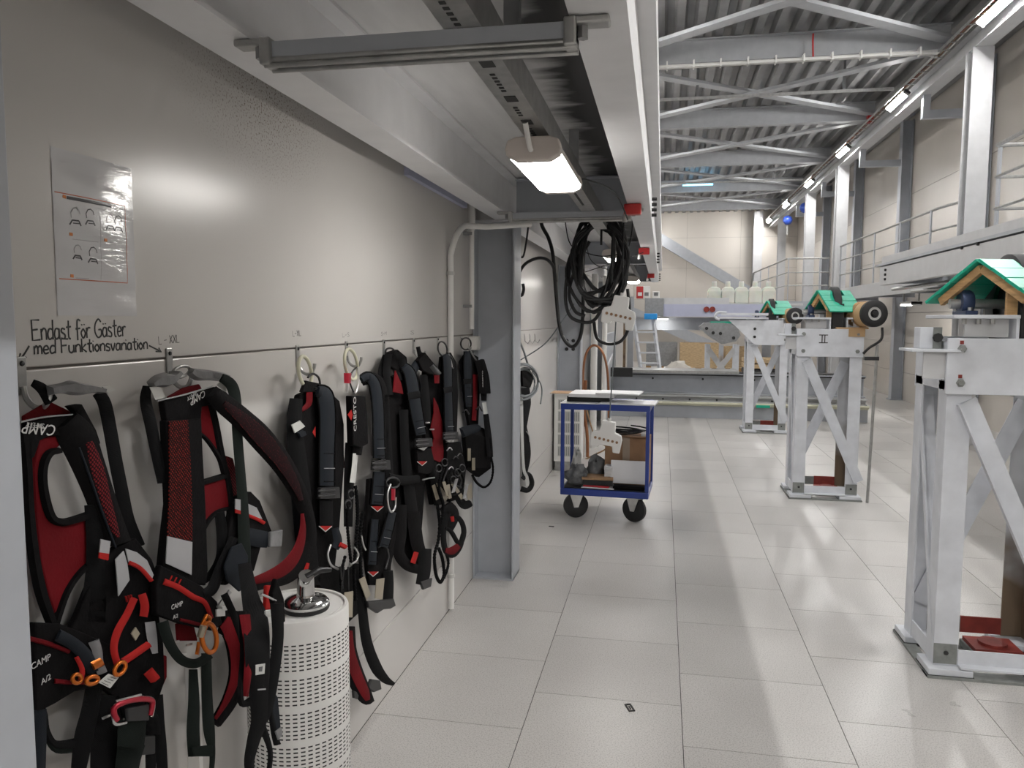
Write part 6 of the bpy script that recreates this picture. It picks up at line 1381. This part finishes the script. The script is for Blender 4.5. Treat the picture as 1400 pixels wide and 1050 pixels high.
RG(t, 'steel_carabiner', m_silver, [(534, 662), (530, 675), (531, 692), (535, 700), (540, 694), (541, 680)], b0+0.055, 0.004)
S(t, 'carabiner_gate', m_redmetal, [(537, 668, 4), (537, 684, 4)], b0+0.056, 0.007); RG(t, 'black_ring', m_black, oval(537, 660, 9, 7, b0+0.05), b0, 0.004, closed=True)
S(t, 'leg_strap', m_strap_g, [(536, 700, 12), (530, 725, 13), (524, 748, 14)], b0+0.040, 0.006)
S(t, 'leg_loop', m_pad, [(548, 690, 16), (548, 730, 15), (545, 755, 16), (556, 772, 15), (572, 778, 14)], b0+0.020, 0.010)
S(t, 'leg_loop', m_pad, [(565, 700, 18), (570, 740, 18), (578, 765, 16)], b0+0.024, 0.010)
S(t, 'red_keeper', m_redstrip, [(569, 755, 6), (564, 770, 7)], b0+0.036, 0.006)
S(t, 'leg_tail', m_strap, [(582, 750, 16), (580, 780, 18), (576, 800, 16)], b0+0.030, 0.010); PL(t, 'tail_buckle', m_black, [(572, 795), (588, 790), (586, 802), (576, 806)], b0+0.030, 0.012)

# ================================================================== HARNESS F
t = thing('full_body_harness', 'black harness with a long red lining strip on the sixth hook', 'harness', at(590, 650, 0, 0.07))
b0 = 0.045
S(t, 'hanging_loop', m_strap, [(571, 474, 5), (573, 482, 6), (578, 490, 14)], b0+0.008, 0.006)
PL(t, 'folded_top', m_pad, [(566, 493), (576, 482), (584, 492), (596, 506), (584, 512), (572, 506)], b0+0.010, 0.020)
S(t, 'side_loop', m_strap_g, [(572, 496, 12), (564, 508, 12), (566, 520, 10)], b0+0.012, 0.008)
PL(t, 'back_pad', m_pad, [(576, 508), (596, 506), (600, 560), (606, 620), (604, 680), (586, 690), (578, 640), (574, 570)], b0-0.020, 0.020)
S(t, 'left_strap', m_strap, [(579, 512, 10), (582, 550, 12), (584, 580, 10)], b0+0.010, 0.008)
PL(t, 'red_lining', m_redfoam, [(592, 543), (598, 556), (604, 578), (604, 600), (606, 625), (600, 632), (590, 628), (588, 614), (592, 600), (588, 585), (592, 565)], b0+0.012, 0.006)
S(t, 'dark_adjuster', m_black, [(588, 500, 8), (598, 512, 10)], b0+0.024, 0.012)
for k, (px, py) in enumerate(((584, 578), (590, 587))): RG(t, 'silver_stud', m_silver, [(px-2, py), (px+3, py)], b0+0.030, 0.0035)
S(t, 'waist_strap', m_strap, [(590, 632, 12), (596, 660, 14), (600, 690, 14)], b0+0.016, 0.010)
RG(t, 'silver_pin', m_silver, [(578, 656), (586, 654), (594, 653)], b0+0.034, 0.0035)
for k, pl in enumerate(([(590, 664), (594, 662), (600, 682), (596, 684)], [(596, 660), (604, 668), (612, 680), (610, 684), (602, 682)])): PL(t, 'metal_plate', m_goldmetal, pl, b0+0.036, 0.003, 0.001)
ribbed(t, [(598, 690), (601, 715), (599, 740), (594, 760), (596, 785), (602, 796), (607, 785), (605, 765), (600, 750)], b0+0.030, 0.009)
ribbed(t, [(606, 690), (604, 720), (608, 750), (613, 770), (607, 790)], b0+0.022, 0.008)
# ================================================================== HARNESS G
t = thing('full_body_harness', 'black harness with a straight grey strap left of the white conduit', 'harness', at(612, 620, 0, 0.07))
b0 = 0.065
RG(t, 'black_ring', m_black, oval(605, 477, 6, 10, b0+0.004, rot=-0.2), b0, 0.004, closed=True)
RG(t, 'silver_carabiner', m_silver, [(612, 482), (616, 492), (618, 502)], b0+0.016, 0.004); RG(t, 'carabiner_frame', m_darkmetal, [(612, 482), (618, 490), (620, 502), (618, 503)], b0+0.018, 0.003)
PL(t, 'back_pad', m_pad, [(600, 488), (612, 482), (620, 496), (622, 540), (620, 600), (604, 604), (600, 560), (598, 510)], b0-0.02, 0.018)
S(t, 'front_strap', m_strap_g, [(607, 485, 8), (611, 495, 12), (612, 540, 11), (613, 575, 12), (614, 590, 12)], b0+0.014, 0.010)
S(t, 'strap_keeper', m_strap, [(606, 534, 8), (618, 532, 8)], b0+0.026, 0.003)
S(t, 'red_tab', m_redfoam, [(597, 513, 7), (597, 524, 6)], b0+0.010, 0.006)
buckle(t, 614, 596, 18, b0+0.020); PL(t, 'silver_tongue', m_silver, [(609, 602), (618, 601), (614, 605)], b0+0.036, 0.002, 0)
PL(t, 'chest_pad', m_pad, [(606, 606), (624, 604), (632, 640), (628, 680), (610, 686), (604, 650)], b0-0.006, 0.022)
for k, (px, py) in enumerate(((614, 614), (622, 626), (616, 640), (628, 622))): RG(t, 'silver_fitting', [m_silver, m_darkmetal][k % 2], [(px-3, py+2), (px+1, py-2), (px+4, py+1)], b0+0.034, 0.003)
for k, pts in enumerate(([(612, 640), (606, 660), (612, 676)], [(622, 640), (630, 656), (626, 672)], [(616, 636), (620, 660), (634, 668)])): RG(t, 'black_cord', m_cable, pts, b0+0.030, 0.005)
PL(t, 'metal_plate', m_goldmetal, [(616, 662), (620, 660), (634, 680), (630, 683)], b0+0.040, 0.003, 0.001)
S(t, 'leg_pad', m_pad, [(608, 690, 18), (616, 704, 24), (612, 725, 14)], b0+0.008, 0.010)
S(t, 'leg_loop', m_strap, [(618, 702, 8), (630, 712, 7), (634, 728, 7), (628, 744, 6), (616, 726, 6), (608, 722, 5)], b0+0.014, 0.007)
S(t, 'leg_outer', m_strap, [(612, 700, 10), (606, 725, 7), (608, 750, 8), (618, 758, 10), (628, 748, 8), (633, 730, 6)], b0+0.010, 0.008)
S(t, 'leg_lining', m_redfoam, [(609, 752, 6), (618, 753, 11), (627, 746, 8)], b0+0.019, 0.003); S(t, 'red_tab', m_redstrip, [(618, 706, 5), (619, 713, 4)], b0+0.020, 0.004)
ribbed(t, [(606, 640), (600, 665), (606, 690), (604, 712)], b0+0.034, 0.008); ribbed(t, [(626, 640), (634, 655), (630, 672), (618, 676), (612, 660), (618, 642)], b0+0.042, 0.006)
for k, (x0, yy, dx) in enumerate(((604, 668, 6), (622, 664, -5), (610, 672, 3), (636, 672, -4))): PL(t, 'metal_plate', [m_goldmetal, m_silver][k % 2], [(x0, yy-9), (x0+4, yy-10), (x0+4+dx, yy+9), (x0+dx, yy+10)], b0+0.046, 0.003, 0.001)
for k, (px, py) in enumerate(((600, 640), (608, 632), (626, 646), (620, 656), (632, 640))): RG(t, 'dark_ring', m_darkmetal, oval(px, py, 4, 5, b0+0.044, n=10), b0, 0.0028, closed=True, k=3)
# ================================================================== HARNESS H
t = thing('full_body_harness', 'black harness with a slim lanyard pouch, nearest the grey column', 'harness', at(645, 600, 0, 0.07))
b0 = 0.045; YLIM = 4.37
RG(t, 'black_ring', m_black, oval(637, 470, 7, 8, b0+0.004), b0, 0.0042, closed=True)
RG(t, 'silver_carabiner', m_silver, [(641, 476), (646, 485), (652, 494)], b0+0.020, 0.0045)
PL(t, 'back_pad', m_pad, [(627, 494), (636, 480), (650, 488), (652, 540), (650, 580), (640, 590), (634, 560), (630, 520)], b0-0.02, 0.018)
S(t, 'front_strap', m_strap_g, [(638, 480, 8), (639, 500, 11), (639, 530, 10), (640, 556, 8)], b0+0.012, 0.010); S(t, 'strap_keeper', m_strap, [(633, 522, 7), (645, 521, 7)], b0+0.024, 0.003)
S(t, 'red_lining', m_redfoam, [(650, 512, 7), (650, 540, 6), (648, 575, 6)], b0+0.010, 0.004)
S(t, 'lanyard_pouch', m_pad, [(654, 492, 10), (660, 515, 12), (662, 538, 13)], b0+0.020, 0.022)
on_wall_text(t, 'CRESTO', 0.026, 660, 518, dep(660, 518, b0)+0.028, rot=math.pi/2+0.12, name='brand_print')
S(t, 'pouch_neck', m_pad, [(661, 538, 8), (661, 548, 6)], b0+0.024, 0.010); S(t, 'white_tag', m_tag, [(662, 550, 6), (664, 566, 6)], b0+0.028, 0.004)
S(t, 'lanyard_strap', m_strap, [(664, 566, 7), (668, 600, 9), (670, 625, 8)], b0+0.024, 0.008)
ribbed(t, [(670, 620), (674, 640), (671, 658), (662, 666), (652, 660), (646, 650)], b0+0.030, 0.008)
PL(t, 'waist_pad', m_pad, [(630, 590), (644, 582), (656, 585), (666, 600), (666, 640), (650, 652), (634, 640)], b0-0.010, 0.024)
S(t, 'waist_roll', m_strap_g, [(630, 592, 14), (642, 588, 14), (654, 586, 12)], b0+0.022, 0.016)
for k, (px, py) in enumerate(((637, 564), (655, 560))): RG(t, 'dark_fitting', m_darkmetal, [(px-4, py), (px, py-4), (px+4, py+2)], b0+0.026, 0.004)
for k, (x0, yy) in enumerate(((639, 621), (645, 634), (652, 632))): PL(t, 'metal_plate', m_goldmetal, [(x0, yy-8), (x0+4, yy-8), (x0+4, yy+9), (x0, yy+9)], b0+0.036, 0.003, 0.001)
PL(t, 'metal_plate', m_goldmetal, [(636, 668), (644, 660), (645, 680), (640, 684)], b0+0.036, 0.003, 0.001)
S(t, 'hip_strap', m_strap, [(624, 676, 10), (634, 690, 12), (643, 688, 10)], b0+0.010, 0.010)
YLIM = None
# ================================================================== HARNESS I (past the column)
t = thing('full_body_harness', 'black harness with a pale lanyard hanging past the grey column', 'harness', at(718, 590, 0, 0.06))
b0 = 0.04
PL(t, 'top_pad', m_pad, [(710, 505), (720, 503), (727, 516), (722, 530), (712, 528)], b0, 0.02)
S(t, 'upper_strap', m_strap, [(718, 530, 12), (720, 550, 12), (719, 565, 9), (716, 585, 8)], b0+0.006, 0.008)
S(t, 'lower_strap', m_pad, [(716, 582, 8), (718, 605, 13), (719, 625, 13), (717, 650, 6)], b0+0.010, 0.010)
S(t, 'pale_lanyard', m_tag, [(713, 540, 4), (714, 600, 4), (716, 640, 4), (720, 652, 5), (721, 664, 4)], b0+0.024, 0.004)
RG(t, 'pale_cord', m_tag, [(720, 590), (723, 596), (724, 604)], b0+0.024, 0.003)
S(t, 'leg_loop', m_strap, [(714, 655, 6), (722, 648, 6), (727, 660, 6), (722, 670, 7), (712, 668, 8)], b0+0.014, 0.012)
# ================================================================== PERFORATED BIN
BC = V(0.172, 1.835, 0); BR = 0.131; BZ = at(398, 826, 1, 1.835).z
t = thing('perforated_bin', 'white perforated metal cylinder with a chrome knob, below the harnesses', 'bin', BC)
MB().lathe([(0.0, 0.0), (BR-0.004, 0.0), (BR, 0.006), (BR, BZ-0.006), (BR-0.003, BZ), (BR-0.010, BZ), (BR-0.010, BZ-0.006), (0.0, BZ-0.006)], BC, n=64).build('body', m_white, t, smooth=True)
MB().lathe([(BR-0.018, BZ-0.006), (BR-0.018, BZ-0.0035), (0.0, BZ-0.0035)], BC, n=48).build('lid', m_white, t, smooth=True)
bs = MB(); NC = 46
band = 0; zt = BZ-0.055
while zt > 0.08:
    for r_ in range(7):
        z = zt-r_*0.0105
        for q in range(NC):
            a0 = 2*math.pi*q/NC; a1 = a0+2*math.pi/NC*0.62; rr = BR+0.0003
            i = len(bs.v)
            for a_ in (a0, (a0+a1)/2, a1): bs.v += [BC+V(rr*math.cos(a_), rr*math.sin(a_), z), BC+V(rr*math.cos(a_), rr*math.sin(a_), z-0.0038)]
            bs.f += [(i, i+1, i+3, i+2), (i+2, i+3, i+5, i+4)]
    zt -= 0.088
bs.build('perforation', m_slot, t, kind='stuff')
KC = V(BC.x+0.03, BC.y-0.012, BZ-0.0035)
MB().lathe([(0.0, 0), (0.058, 0), (0.060, 0.004), (0.060, 0.010), (0.0, 0.010)], KC, n=32).build('knob_gasket', m_rubber, t, smooth=True)
MB().lathe([(0.058, 0.010), (0.059, 0.018), (0.052, 0.026), (0.036, 0.031), (0.024, 0.035), (0.023, 0.040), (0.0, 0.040)], KC, n=36).build('knob_base', m_chrome, t, smooth=True)
MB().tube([KC+V(0, 0, 0.036), KC+V(0.0, 0, 0.06), KC+V(0.002, -0.002, 0.078), KC+V(0.008, -0.012, 0.092)], [0.023, 0.022, 0.021, 0.019], 24).build('knob_neck', m_chrome, t, smooth=True)
MB().tube([KC+V(0.006, -0.010, 0.086), KC+V(0.03, 0.02, 0.098), KC+V(0.05, 0.045, 0.092)], [0.010, 0.009, 0.006], 12).build('knob_lever', m_darkmetal, t, smooth=True)
o = MB().box(0.0, 0.03, 1.60, 1.615, 0.0, 0.74).build('wall_rail', m_white); tag(o, 'white vertical rail on the wall left of the perforated cylinder', 'rail')
